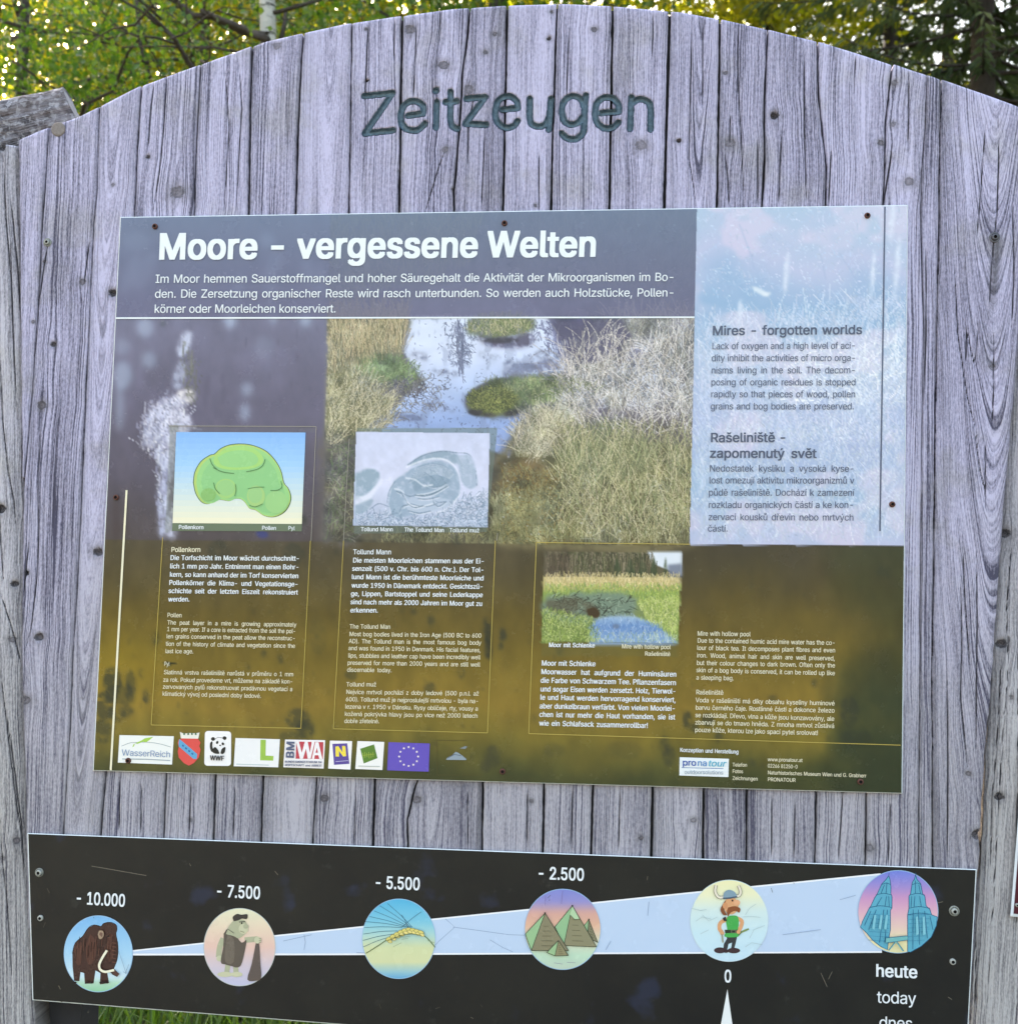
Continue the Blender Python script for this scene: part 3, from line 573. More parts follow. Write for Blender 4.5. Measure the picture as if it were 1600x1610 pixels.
# cotton grass, out of focus
for x, y, rx, ry, a, rt in [(214,380,22,16,.42,.1),(205,430,10,34,.5,.35),(228,425,14,34,.45,.5),(420,378,12,13,.6,0),(430,415,12,20,.45,.3),(425,450,10,28,.35,0),(375,452,7,24,.45,.15),(362,500,9,16,.75,0),(430,497,6,12,.55,0),(480,500,9,14,.65,0),(485,425,10,24,.4,-.2),(505,440,8,26,.4,0),
   (228,514,13,16,.5,0),(234,566,12,14,.42,0),(193,590,14,22,.5,0),(193,545,12,14,.25,0),(188,640,7,40,.4,0),(388,612,9,12,.5,0),(385,648,8,14,.55,0),(415,545,16,18,.16,0),(150,690,8,20,.3,0)]:
    blob(x, y, rx, ry, (176,196,224), a, rt, 5)
for x, y, rx, ry, a, rt, c in [(290,540,9,22,.85,.35,(196,206,232)),(282,590,9,24,.75,.2,(178,188,214)),(300,575,5,20,.5,0,(120,122,120)),(300,620,6,14,.5,0,(116,120,108)),(268,640,26,16,.9,-.5,(208,212,236)),(292,622,14,10,.9,.1,(226,226,232)),(252,665,22,22,.9,.5,(200,206,234)),(278,668,22,26,.9,.2,(214,218,240)),(238,685,14,18,.8,.4,(196,204,232)),(262,705,14,32,.8,.1,(186,192,222)),(257,760,8,52,.8,.06,(176,184,216)),(272,720,8,36,.6,.1,(150,158,184)),(258,815,9,32,.85,.05,(190,200,232)),(270,830,8,20,.8,0,(196,206,236))]:
    blob(x, y, rx, ry, c, a, rt, 3.2, .5, int(x))
field(ell(255,680,38,46,.3), 260, 70, 22, 14, 34, [(224,228,246),(190,198,226),(150,156,186),(120,122,140)], .4, 1, .45, seed=4)
field([(244,720),(272,720),(272,845),(250,845)], 120, 88, 8, 16, 40, [(214,222,246),(160,168,200),(110,112,124)], .2, 1, .5, seed=5)
field([(285,560),(305,560),(312,640),(290,640)], 30, 95, 12, 18, 40, [(90,92,84),(110,112,96)], .3, 1, .5, seed=6)
# --- photograph of the bog
PHOTO = [(520,300),(1096,300),(1085,858),(507,852)]; pm = full(PHOTO)
phc = cv.copy(); base = ramp(PYY+14*fbm2(PXX*.02, PYY*.02, 9, 3), [(320,(92,104,118)),(500,(102,100,124)),(640,(100,96,112)),(740,(98,94,88)),(850,(92,86,70))]); base *= (1+.10*fbm2(PXX*.09, PYY*.07, 12, 4))[..., None]
cv[pm] = base[pm]
# far edge under the title band
field([(520,335),(760,332),(740,420),(640,450),(519,500)], 2200, 88, 14, 10, 28, [(112,124,112),(126,134,118),(96,108,104),(140,146,130)], .4, 1, .4, clip=pm, seed=11)
field([(760,330),(1092,328),(1090,500),(900,470),(760,400)], 2200, 86, 20, 8, 26, [(92,98,118),(104,108,124),(84,88,112),(118,126,132)], .4, 1, .4, clip=pm, seed=12)
# water
WATER = smooth_poly([(640,470),(700,430),(770,440),(840,480),(868,510),(895,560),(900,590),(840,592),(790,594),(760,602),(735,620),(732,640),(760,655),(805,650),(835,652),(812,700),(800,720),(782,712),(700,690),(640,690),(575,680),(588,662),(622,640),(640,618),(660,600),(648,575),(632,550)], 4, 170)
wcol = ramp(PYY+0.12*(PXX-700), [(440,(176,190,212)),(505,(208,222,246)),(560,(208,222,250)),(610,(178,198,236)),(660,(146,172,222)),(720,(136,160,212))]); wcol = wcol*(1+.04*fbm2(PXX*.03, PYY*.05, 15, 3))[..., None]
pre_ = cv.copy(); fillp(WATER, wcol, .97, 1.6); up_ = (sstep(500.5, 494, PYY+2*vnoise(PXX*.3, 4))*.8)[..., None]; cv[:] = cv*(1-up_)+pre_*up_
fillp(smooth_poly([(860,500),(960,500),(985,540),(960,590),(905,585),(880,550)], 4, 170), (86,82,112), .85, 6, .3); fillp(smooth_poly([(640,430),(700,430),(650,470),(640,500)], 3, 170), (110,120,120), .5, 8)
# tree mirrored in the water
field([(712,500),(730,500),(726,580),(722,580)], 60, -85, 6, 10, 30, [(104,110,132),(120,126,150)], .1, 1, .7, clip=pm, seed=16)
for k_, (yy_, wd) in enumerate([(506,24),(522,26),(538,20),(550,17),(562,12)]):
    field([(722-wd,yy_),(724+wd,yy_),(724+wd,yy_+9),(722-wd,yy_+9)], 40, -60, 40, 4, 12, [(112,120,142),(96,104,126),(140,148,170)], .6, 1, .6, clip=pm, seed=20+k_)
field([(830,500),(872,505),(890,560),(850,540)], 130, -80, 30, 5, 14, [(96,96,128),(120,124,156)], .5, 1, .6, clip=pm, seed=27)
field(WATER, 300, 70, 70, 2, 5, [(96,102,124),(110,116,140),(84,88,108)], .9, 1, .55, clip=pm & (PYY > 585), seed=28)
# left bank
fillp(smooth_poly([(516,495),(640,495),(632,545),(645,585),(662,598),(640,618),(600,645),(575,672),(560,700),(510,700)], 4, 170), (124,122,98), .9, 3, .3, seed=30)
field([(516,500),(642,500),(634,560),(515,600)], 1800, 92, 12, 16, 40, [(168,160,126),(148,140,106),(182,174,146),(132,126,96),(156,138,110)], .3, 1, .6, clip=pm, seed=31)
fillp(smooth_poly([(560,565),(610,555),(650,580),(662,600),(620,610),(570,600)], 4, 170), (108,120,84), .85, 6, .7, seed=32)
field(ell(610,585,50,24), 500, 80, 40, 4, 12, [(120,140,88),(96,112,72),(140,156,110)], .5, 1, .6, clip=pm, seed=33)
blob(590, 612, 46, 14, (98,92,100), .8, .1, 5, .5); field(ell(640,612,30,14), 200, 70, 50, 4, 12, [(90,86,96),(120,116,120),(76,72,82)], .5, 1, .7, clip=pm, seed=34)
field([(512,600),(560,600),(620,660),(590,690),(511,700)], 900, 65, 28, 18, 48, [(172,166,136),(150,146,112),(190,184,160),(120,118,86)], .7, 1, .65, clip=pm, seed=35)
# islets
blob(796, 531, 44, 15, (88,82,104), .9, .06, 4, .6); blob(850, 585, 60, 14, (120,116,134), .7, -.1, 6, .9); fillp(jag([(732,520),(745,503),(790,499),(835,500),(838,515),(815,528),(775,530),(745,528)], 4, 5, 2), (116,126,90), .95, 3.5, .5)
field(ell(785,514,50,15), 650, 85, 30, 5, 15, [(118,132,84),(100,114,72),(150,152,112),(176,168,130)], .4, 1, .65, clip=pm, seed=40)
blob(850, 640, 90, 18, (96,92,110), .9, 0, 5, .3); fillp(jag([(738,640),(742,618),(775,604),(830,592),(905,590),(960,598),(950,630),(860,634),(800,648),(750,646)], 4, 5, 3), (112,122,90), .95, 5, .6)
field([(760,600),(940,592),(950,628),(800,640)], 1200, 80, 34, 4, 13, [(124,142,92),(104,120,78),(148,152,112),(96,104,76)], .4, 1, .6, clip=pm, seed=41)
fillp(jag([(734,640),(740,618),(765,606),(800,606),(812,630),(800,648),(760,652)], 5, 5, 4), (96,102,60), .92, 4, .7, seed=42)
field(ell(772,630,38,20), 700, 80, 60, 3, 8, [(122,128,70),(84,90,50),(140,142,84),(60,64,38)], .8, 1, .7, clip=pm, seed=43); blob(745,649,10,4,(44,42,42),.9,.3,1.5); blob(806,648,9,5,(48,48,50),.8,0,1.5)
# reeds right
fillp(smooth_poly([(985,500),(1100,500),(1090,720),(1000,700),(930,690),(880,640),(905,600),(960,560)], 4, 170), (112,106,112), .85, 5, .3, seed=44)
field([(960,510),(1092,505),(1090,700),(890,690),(880,600)], 3000, 90, 30, 14, 52, [(176,172,166),(150,146,142),(198,196,190),(122,118,124),(162,156,136)], .6, 1, .55, clip=pm, seed=45)
field([(880,560),(1090,560),(1088,690),(880,680)], 520, 80, 50, 24, 70, [(206,204,206),(188,184,180),(170,164,156)], .9, 1, .75, clip=pm, seed=46)
for x, y, rx, ry in [(1050,640,24,26),(1070,700,20,24),(985,560,26,18),(940,640,14,16),(1000,690,18,14)]: blob(x, y, rx, ry, (86,80,104), .5, 0, 6, .5)
field([(900,580),(1090,560),(1088,720),(930,700)], 420, 95, 40, 18, 46, [(214,212,214),(160,154,140)], .8, 1, .65, clip=pm, seed=47)
# near tussocks
fillp(smooth_poly([(500,690),(560,690),(565,850),(500,850)], 3, 170), (98,94,92), .8, 6, .5); fillp(smooth_poly([(782,720),(830,655),(880,645),(930,665),(1000,660),(1090,690),(1090,860),(780,860)], 3, 170), (118,112,82), .95, 5, .3, seed=50)
for x, y, rx, ry, c in [(825,765,50,22,(118,96,58)),(800,800,36,26,(92,80,48)),(870,790,34,26,(104,110,92)),(1030,770,50,40,(116,110,70)),(930,800,40,30,(112,84,60)),(960,720,70,40,(118,122,88)),(815,735,40,16,(112,92,62)),(1000,835,60,20,(96,84,56)),(870,835,40,14,(108,112,78)),(1050,840,40,16,(84,74,52))]: blob(x, y, rx, ry, c, .8, 0, 7, .5, int(x))
field([(785,730),(900,740),(900,860),(780,860)], 1300, 80, 50, 3, 9, [(128,108,62),(92,80,48),(120,124,98),(140,136,96),(70,62,44)], .8, 1, .6, clip=pm, seed=51)
field([(830,660),(900,650),(905,720),(810,720)], 900, 80, 34, 16, 44, [(186,180,158),(160,154,128),(140,142,110),(206,200,180)], .6, 1, .6, clip=pm, seed=52)
field([(880,690),(1090,690),(1090,860),(900,860)], 4600, 88, 20, 12, 46, [(150,148,108),(128,128,88),(172,166,124),(110,104,74),(186,180,144),(98,92,62)], .28, 1, .55, clip=pm, seed=53)
field([(775,800),(860,790),(860,870),(770,870)], 700, 86, 16, 18, 46, [(176,170,128),(152,146,106),(128,128,88)], .4, 1, .6, clip=pm, seed=54)
field([(880,720),(1090,720),(1090,850),(900,850)], 110, 60, 60, 26, 60, [(204,198,166),(188,182,150)], .7, 1, .7, clip=pm, seed=55)
field([(510,690),(562,690),(560,850),(508,850)], 300, 60, 50, 14, 40, [(150,148,130),(120,116,108),(112,128,88),(84,80,80)], .8, 1, .6, clip=pm, seed=56)
field([(600,840),(780,840),(780,866),(600,866)], 400, 85, 30, 8, 22, [(150,146,104),(128,120,86),(100,96,70)], .5, 1, .6, clip=pm, seed=57)
for k_ in range(60):
    x, y = rng.uniform(790, 1085), rng.uniform(700, 850); blob(x, y, 1.2, 1.2, (206,204,194), .8, 0, .5)
# title band: a translucent violet bar across both pictures
bandm = (PYY < 499.2-(PXX-182)*0.0011) & (PXX < 1096); tb = ramp(PYY, [(320,(104,120,148)), (420,(98,104,134)), (499,(98,98,130))])
cv[bandm] = cv[bandm]*.24+tb[bandm]*.76
md_ = fbm2(PXX*.045, PYY*.05, 90, 4); mh_ = fbm2(PXX*.028+7, PYY*.03, 91, 3); mk = (pm & ~bandm & ~full(WATER)).astype(np.float32); mk = blur(mk, 2.)[..., None]
cv = np.where(mk > 0, np.clip(cv*(1+mk*(.24*md_[..., None]+np.stack([.035*mh_, .02*mh_+.03, -.05*mh_], -1))), 0, 1), cv).astype(np.float32)
wk = blur((pm & full(WATER) & ~bandm).astype(np.float32), 2.)[..., None]; dk_ = sstep(.12, .55, fbm2(PXX*.06, PYY*.035, 93, 4)+.35*sstep(640, 585, PYY)*0-.1)[..., None]; cv = (cv*(1-.30*dk_*wk)+c8(112, 122, 150)*.30*dk_*wk).astype(np.float32)
field(WATER, 260, -85, 40, 2, 6, [(104,110,134),(124,132,158),(92,96,118)], .5, 1, .5, clip=pm & ~bandm, seed=94)
for x, y, rx, ry in [(660,560,16,5),(700,585,22,4),(820,575,30,6),(860,560,20,8),(690,640,26,5),(640,655,24,6),(770,560,18,4)]: blob(x, y, rx, ry, (104,110,132), .55, .2, 3, .9, int(x))
field([(600,600),(700,590),(690,650),(620,650)], 160, 40, 60, 4, 16, [(90,88,96),(120,116,112),(150,146,128)], 1., 1, .6, clip=pm & ~bandm, seed=95)
cv = np.where(((pm & ~bandm & ~full(WATER)) | (full(WATER) & pm & ~bandm & (cv.max(-1) < .72)))[..., None], cv*c8(230, 232, 242), cv).astype(np.float32)
ph_ = pm & ~bandm
fillp(jag([(868,501),(972,501),(985,530),(955,562),(905,572),(886,545)], 5, 5, 8), (82,78,106), .85, 3, .4); fillp(jag([(900,655),(960,640),(1086,660),(1086,700),(1000,690),(930,690)], 5, 5, 9), (92,86,104), .6, 4, .6)
fillp(jag([(880,690),(930,662),(990,668),(1020,700),(1010,740),(930,750),(890,730)], 6, 5, 11), (116,126,92), .7, 6, .5)
field([(880,600),(1000,560),(1090,520),(1088,700),(900,690)], 420, 88, 34, 14, 40, [(66,62,76),(88,82,88),(104,98,100)], .5, .8, .6, clip=ph_, seed=101)
field([(890,590),(1000,545),(1090,520),(1088,690),(900,680)], 520, 92, 36, 18, 52, [(214,212,212),(194,190,182),(168,162,152),(226,224,222)], .6, .8, .85, clip=ph_, seed=102)
field([(880,580),(950,530),(975,545),(960,600),(900,610)], 60, 84, 16, 30, 56, [(196,192,182),(210,206,200)], .9, .8, .85, clip=ph_, seed=103)
field([(880,690),(1088,690),(1088,858),(880,858)], 900, 88, 20, 12, 38, [(70,68,46),(88,84,58),(104,100,70)], .3, .8, .6, clip=ph_, seed=104)
field([(880,680),(1088,690),(1088,858),(870,858)], 1100, 90, 22, 14, 48, [(184,180,138),(158,160,118),(136,146,104),(204,198,164)], .35, .8, .8, clip=ph_, seed=105)
field([(790,740),(880,745),(880,858),(785,858)], 500, 70, 60, 3, 10, [(74,64,38),(134,112,58),(150,140,92),(104,110,84)], .9, .8, .8, clip=ph_, seed=106)
field([(800,680),(880,650),(900,700),(830,735)], 260, 84, 34, 14, 40, [(206,200,180),(182,176,152),(120,116,96)], .5, .8, .8, clip=ph_, seed=107)
field([(514,505),(640,500),(632,560),(515,590)], 420, 92, 10, 16, 42, [(206,196,160),(176,164,126),(112,108,80),(190,172,138)], .25, .8, .75, clip=ph_, seed=108)
field([(514,610),(570,605),(625,660),(585,690),(512,700)], 300, 62, 26, 20, 50, [(206,200,172),(170,164,130),(104,104,78)], .7, .8, .8, clip=ph_, seed=109)
field(ell(772,628,38,20), 260, 80, 60, 3, 8, [(54,58,34),(140,144,84),(80,88,48)], .8, .8, .85, clip=ph_, seed=110); field(ell(785,515,48,14), 240, 86, 26, 5, 14, [(184,180,140),(96,110,66),(140,150,100)], .4, .8, .8, clip=ph_, seed=111); field(ell(870,610,80,14), 260, 80, 40, 4, 12, [(150,156,116),(90,102,70)], .5, .8, .8, clip=ph_, seed=112)
for x, y, rx, ry in [(748,648,12,4),(770,652,10,3),(802,650,10,4),(785,535,30,4)]: blob(x, y, rx, ry, (52,48,58), .8, 0, 1.5, .5)
# --- pale column on the right
rx_edge = 1095.5-(PYY-325)*0.0215; PALE = [(1096,300),(1450,300),(1450,860),(1085,858)]; rm = (PXX > rx_edge) & (PYY < 856+(PXX-1085)*.008)
pc = ramp(PYY+30*fbm2(PXX*.014, PYY*.012, 60, 3), [(320,(164,192,216)), (400,(178,188,218)), (480,(142,174,208)), (560,(170,190,218)), (680,(164,180,216)), (760,(158,184,214)), (860,(184,192,222))])
pk = sstep(.05, .5, fbm2(PXX*.012+3, PYY*.016, 61, 3))[..., None]*.5; pc = pc*(1-pk*1.1)+c8(210, 202, 226)*pk*1.1
cv[rm] = pc[rm]
field([(1090,320),(1430,320),(1425,470),(1090,470)], 900, 80, 50, 3, 10, [(204,222,238),(188,206,226),(166,194,222),(214,216,236)], .8, 1, .35, clip=rm, seed=62)
field([(1095,520),(1425,480),(1420,700),(1092,700)], 2200, 80, 32, 18, 54, [(220,232,246),(204,216,238),(190,206,230),(172,192,220),(226,226,244)], .6, 1, .36, clip=rm, seed=63)
field([(1092,680),(1422,680),(1420,858),(1088,858)], 2000, 84, 30, 10, 40, [(222,230,244),(206,216,238),(186,204,226),(200,216,222),(168,188,214)], .6, 1, .36, clip=rm, seed=64)
field([(1240,560),(1420,540),(1420,640),(1240,640)], 260, 60, 50, 20, 50, [(228,238,248),(214,226,242)], .9, 1, .5, clip=rm, seed=65)
for x, y, w, h_ in [(1236,430,4,34),(1372,430,3,40),(1402,350,4,32),(1410,420,4,50),(1163,490,4,20)]: blob(x, y, w, h_, (212,224,240), .7, .08, 2, .5)
blob(1195, 458, 14, 4, (220,232,240), .8, .5, 1.5); blob(1205, 462, 7, 3, (214,226,236), .8, -.2, 1.5)
for pts_ in ([(1162,352),(1180,400),(1186,424)],[(1320,398),(1340,430),(1352,450)],[(1290,400),(1298,440)]):
    pts_ = np.array(pts_, float)
    for a0, b0 in zip(pts_[:-1], pts_[1:]): dd = b0-a0; fillp([a0+[-1, 0], a0+[1, 0], b0+[1, 0], b0+[-1, 0]], (150,172,206), .5, .8)
# --- stains and mildew of the olive field
for x, y, rx, ry, a in [(177,1075,14,26,.7),(165,1110,16,22,.6),(185,1105,18,30,.4),(205,1080,8,26,.45),(203,1085,4,14,.7),(229,1096,4,12,.7),(222,1060,3,8,.5),(160,1150,16,20,.5),(200,1120,10,8,.5),(345,868,18,18,.42),(462,870,18,16,.4),(246,1005,6,10,.4),(468,1130,20,16,.55),(480,1146,14,16,.6),(455,1160,16,10,.4),
   (765,990,5,20,.75),(767,1020,5,16,.7),(790,998,5,10,.7),(787,1015,3,8,.6),(677,977,5,9,.5),(650,962,5,4,.4),(725,1058,4,9,.55),(675,1082,9,9,.45),(552,1062,9,8,.4),(530,868,4,5,.5),(718,850,8,8,.35),(538,818,5,8,.7),(547,826,6,4,.7),(478,818,3,7,.6),(415,1030,4,8,.45),(441,1036,4,8,.45),(390,1050,3,6,.35),
   (1000,1112,5,5,.55),(1080,1132,6,14,.65),(1092,1145,7,7,.5),(1112,1132,10,10,.6),(1130,1158,6,10,.5),(1045,1172,7,14,.5),(1280,1074,4,7,.45),(1335,1120,14,24,.5),(1345,1160,24,12,.4),(1240,1135,4,5,.5),(1215,1098,8,4,.35),(1257,1112,5,5,.4),(1390,900,12,10,.3),(775,1190,12,18,.45),(762,1205,8,10,.45),(1052,1190,10,16,.45),(1180,1200,8,8,.3),(940,1095,3,4,.5),(880,1020,6,9,.3),(610,935,6,5,.3),(500,1000,14,30,.14),(980,1180,30,14,.15),(840,1130,4,8,.3),(870,1180,18,10,.2)]:
    blob(x, y, rx, ry, (44,50,44), a, 0, 2.6, .7, int(x+y))
blob(262, 1043, 5, 2.2, (28,34,26), .95, 0, .8); fillp([(262,1040),(279,1043.5),(263,1047)], (30,38,26), .95, .6); blob(412,840,10,6,(58,66,128),.8,.2,1.5)
for k_ in range(150):
    x, y = rng.uniform(160, 1410), rng.uniform(862, 1235); blob(x, y, rng.uniform(.8, 4), rng.uniform(1, 7), (60,60,42), rng.uniform(.08, .30), 0, 1.2)
for k_ in range(60):
    x, y = rng.uniform(175, 515), rng.uniform(505, 840); blob(x, y, rng.uniform(.8, 2), rng.uniform(1, 9), (70,66,84), rng.uniform(.1, .3), 0, 1)
for x, y, rx, ry in [(350,595,4,10),(325,615,5,26),(352,620,4,16),(467,560,3,10),(340,650,3,10)]: blob(x, y, rx, ry, (84,80,102), .4, .1, 2.)
blob(256, 509, 5, 5, (88,92,106), .7, 0, 1.5); blob(183, 815, 6, 36, (66,54,58), .35, 0, 3)
blob(770,1010,4,30,(40,40,36),.4,0,2)
# translucent caption fields round two of the pictures
fillp([(561,673),(782,672.5),(765,836),(556,839)], (104,122,116), .55); fillp([(265,669),(497,669.5),(495,680),(264,680)], (112,116,120), .25); fillp([(266,669),(281,669),(271,835),(260,838)], (120,128,126), .5)
fillp([(856,868),(1070,868.5),(1064,1034),(850,1031)], (98,100,62), .35)
# --- pictures: bog body drawing, pool
BODY = [(561.8,680.4),(768.4,682.3),(764.4,827.6),(556.5,824.8)]; bm = full([(560,679),(770,681),(766,829),(555,826)])
cv[bm] = (ramp(PYY, [(680,(196,206,234)),(760,(206,214,240)),(828,(170,186,212))])*(1+.03*fbm2(PXX*.08, PYY*.08, 70, 3))[..., None])[bm]
zb_ = lambda pts_: np.array([(500+x/4.21, 640+y/4.21) for x, y in pts_])
def bfill(pts_, col, a=.8, soft=1.5, nz=.4, sm=True): fillp(smooth_poly(zb_(pts_), 5, 170) if sm else zb_(pts_), col, a, soft, nz, .15)
bfill([(245,440),(310,412),(370,410),(405,440),(395,500),(340,560),(245,620)], (134,160,178), .85); bfill([(245,590),(330,575),(410,480),(425,500),(330,620),(245,650)], (224,232,248), .7); bfill([(245,650),(360,610),(330,680),(245,720)], (140,164,182), .7)
bfill([(590,382),(690,320),(810,292),(900,300),(930,330),(905,380),(830,345),(740,350),(620,390)], (136,160,180), .9); bfill([(905,330),(985,312),(1025,350),(1045,440),(1050,520),(990,540),(945,480),(930,400)], (158,178,200), .85)
bfill([(500,490),(600,420),(700,370),(820,355),(900,400),(935,480),(930,580),(860,650),(740,690),(600,720),(520,740),(475,690),(465,580)], (142,166,188), .85)
bfill([(560,620),(700,580),(800,600),(880,620),(820,680),(700,700),(600,690)], (192,206,228), .6); bfill([(610,480),(720,440),(840,460),(880,520),(760,540),(640,560)], (116,142,162), .5)
for pts_ in ([(580,400),(690,355),(800,340),(880,370),(925,430),(945,520),(940,580)],[(495,500),(475,580),(468,650),(490,720)],[(940,580),(860,670),(780,700)],[(505,540),(560,560),(600,640),(680,660),(760,640)],[(640,585),(740,570),(860,520)],[(580,470),(640,480),(700,520),(760,515)]):
    p_ = smooth_poly(zb_(pts_), 6, 170); w_ = 1.3
    for a0, b0 in zip(p_[:-1], p_[1:]): fillp(np.array([a0-[0, w_], b0-[0, w_], b0+[0, w_], a0+[0, w_]]), (230,238,250), .75, .7)
for pts_ in ([(590,385),(690,322),(810,293),(915,302),(1000,315),(1040,400),(1050,520)],[(640,585),(740,575),(860,525)],[(540,560),(600,590),(640,585)],[(470,660),(400,640),(340,680)],[(760,600),(790,630),(850,625)],[(700,430),(760,470),(800,520)],[(760,420),(820,470),(850,520)],[(610,640),(700,660),(790,640)],[(455,640),(470,560),(510,490)]):
    p_ = smooth_poly(zb_(pts_), 6, 170)
    for a0, b0 in zip(p_[:-1], p_[1:]): fillp(np.array([a0-[.2, .5], b0-[.2, .5], b0+[.2, .5], a0+[.2, .5]]), (84,108,128), .8, .5)
field(zb_([(245,720),(480,700),(520,750),(780,720),(950,600),(1110,570),(1105,790),(245,780)]), 900, 20, 60, 3, 11, [(120,142,164),(206,216,236),(150,170,192),(98,120,142)], .9, 1, .5, clip=bm, seed=71)
def crease(pts_, w_, dark=(92,116,136), light=(226,234,248), a_=.7):
    p_ = smooth_poly(zb_(pts_), 6, 170)
    for off_, c_, k_ in ((.9, light, a_), (-.6, dark, a_)):
        for a0, b0 in zip(p_[:-1], p_[1:]): fillp(np.array([a0+[off_*.6-.2, off_-w_], b0+[off_*.6+.2, off_-w_], b0+[off_*.6+.2, off_+w_], a0+[off_*.6-.2, off_+w_]]), c_, k_, .5)
for k_ in range(8): crease([(600+k_*8, 500-k_*14), (690+k_*8, 455-k_*11), (790+k_*6, 440-k_*7), (870+k_*4, 470-k_*4)], .5, a_=.38)
crease([(640,585),(700,592),(770,575),(862,522)], .9); crease([(660,610),(730,612),(800,596)], .6); crease([(520,560),(560,585),(590,640),(560,670)], .8); crease([(590,640),(640,668),(700,655)], .8); crease([(760,600),(770,640),(800,660),(850,630)], .7); crease([(600,690),(670,705),(750,690)], .7); crease([(540,700),(560,660),(600,650)], .6); crease([(700,500),(740,530),(800,530),(850,505)], .6, a_=.5); crease([(930,340),(960,420),(955,520)], .6, a_=.5); crease([(985,330),(1010,420),(1010,520)], .6, a_=.4)
POOL = [(855.6,870),(1068.8,871),(1065,1011.4),(852,1007.7)]; om = full([(854,868),(1071,869),(1067,1013),(850,1010)])
cv[om] = ramp(PYY, [(868,(88,86,66)),(906,(96,92,72)),(908,(190,178,128)),(925,(176,170,110)),(932,(138,160,84)),(960,(120,136,90)),(1012,(120,140,80))])[om]
def of(pts_, *a, **k): field(pts_, *a, clip=om, **k)
fillp([(1018,868),(1072,868),(1072,905),(1040,892),(1025,886)], (214,226,238), 1, 1); fillp([(1050,888),(1072,886),(1072,908),(1050,908)], (110,120,140), .9, 2)
of([(857,868),(1020,868),(1035,908),(857,908)], 700, 89, 4, 8, 30, [(120,114,92),(70,66,52),(58,62,44),(146,138,116),(92,98,66)], .1, 1, .6, seed=80)
fillp([(857,868),(898,868),(896,906),(857,906)], (78,62,58), .4, 4)
for x, w_ in ((1028,7),(1046,5),(1010,9),(990,10),(970,9)): fillp([(x-w_,908),(x,872+abs(x-1010)*.12),(x+w_,908)], (60,74,52), .8, 1.2, .5)
of([(857,906),(1070,906),(1070,926),(857,926)], 900, 88, 12, 3, 8, [(214,200,150),(186,176,120),(196,180,128),(222,212,168)], .2, 1, .6, seed=81)
of([(857,922),(1070,922),(1070,945),(857,940)], 900, 86, 18, 3, 8, [(150,176,84),(128,152,78),(176,192,110),(120,150,98)], .2, 1, .6, seed=82)
fillp(jag([(857,940),(900,933),(960,932),(1000,942),(998,962),(960,975),(930,983),(857,968)], 4, 5, 33), (112,134,124), .85, 3); of([(857,935),(1000,938),(980,970),(870,968)], 150, 10, 40, 5, 16, [(52,56,52),(70,76,66),(140,160,140)], .5, 1, .7, seed=83)
fillp(smooth_poly([(857,945),(900,938),(930,950),(940,962),(900,968),(860,960)], 4, 170), (84,76,60), .6, 3, .5); fillp(smooth_poly([(922,958),(935,955),(943,964),(938,972),(924,968)], 4, 170), (66,52,36), .95, 1)
fillp(smooth_poly([(930,985),(945,972),(985,970),(1025,980),(1050,1000),(1058,1014),(925,1014)], 4, 170), ramp(PYY, [(968,(160,190,216)),(985,(112,148,196)),(1012,(136,168,208))]), .95, 2); of([(935,975),(1040,980),(1050,1010),(935,1010)], 80, 80, 20, 4, 10, [(190,214,238),(150,190,226),(70,110,170)], .3, 1, .5, seed=84)
of([(852,958),(930,975),(935,1012),(852,1012)], 1100, 80, 26, 3, 9, [(156,176,92),(120,146,74),(186,200,130),(98,118,66)], .5, 1, .6, seed=85)
of([(1000,948),(1070,940),(1068,1000),(1020,980)], 1000, 84, 22, 3, 9, [(190,204,120),(160,182,92),(206,212,146),(136,160,84)], .4, 1, .6, seed=86)
of([(930,1002),(1066,1000),(1066,1014),(930,1014)], 90, 86, 22, 4, 10, [(206,220,190),(160,184,120),(210,226,236)], .4, 1, .6, seed=87)
pond = jag([(926,988),(945,973),(985,969),(1025,979),(1046,993),(1056,1004),(1030,1007),(960,1006),(932,1000)], 3, 5, 31)
fillp(pond, ramp(PYY, [(968,(166,194,220)),(984,(104,142,196)),(1008,(128,162,206))]), .72, 1.8, .35); of(pond, 160, 85, 24, 3, 8, [(186,206,230),(84,112,160),(150,180,214)], .3, .8, .6, seed=87); of([(922,994),(936,980),(940,1008),(925,1010)], 50, 80, 24, 4, 9, [(150,172,96),(108,128,72)], .5, .8, .8, seed=88); of([(1000,972),(1060,990),(1064,1010),(1048,1000)], 60, 84, 20, 4, 9, [(176,196,112),(140,166,88)], .4, .8, .8, seed=89); blob(968, 985, 6, 4, (92,100,118), .5, 0, 1.6, .6); of([(930,996),(1060,998),(1064,1012),(930,1012)], 90, 86, 20, 4, 9, [(190,208,150),(150,176,104),(206,218,196)], .3, .8, .7, seed=187)
cv = np.clip(blur(cv, 0.28), 0, 1); cv = np.clip(cv+.35*(cv-blur(cv, 1.2)), 0, 1)
CA = alb(cv).astype(np.float32)
def sample(px, py):
    x = np.clip((px-CX)*SC, 0, cv.shape[1]-1.001); y = np.clip((py-CY)*SC, 0, cv.shape[0]-1.001); i = x.astype(int); j = y.astype(int); f = (x-i)[..., None]; g = (y-j)[..., None]
    return (CA[j, i]*(1-f)+CA[j, i+1]*f)*(1-g)+(CA[j+1, i]*(1-f)+CA[j+1, i+1]*f)*g
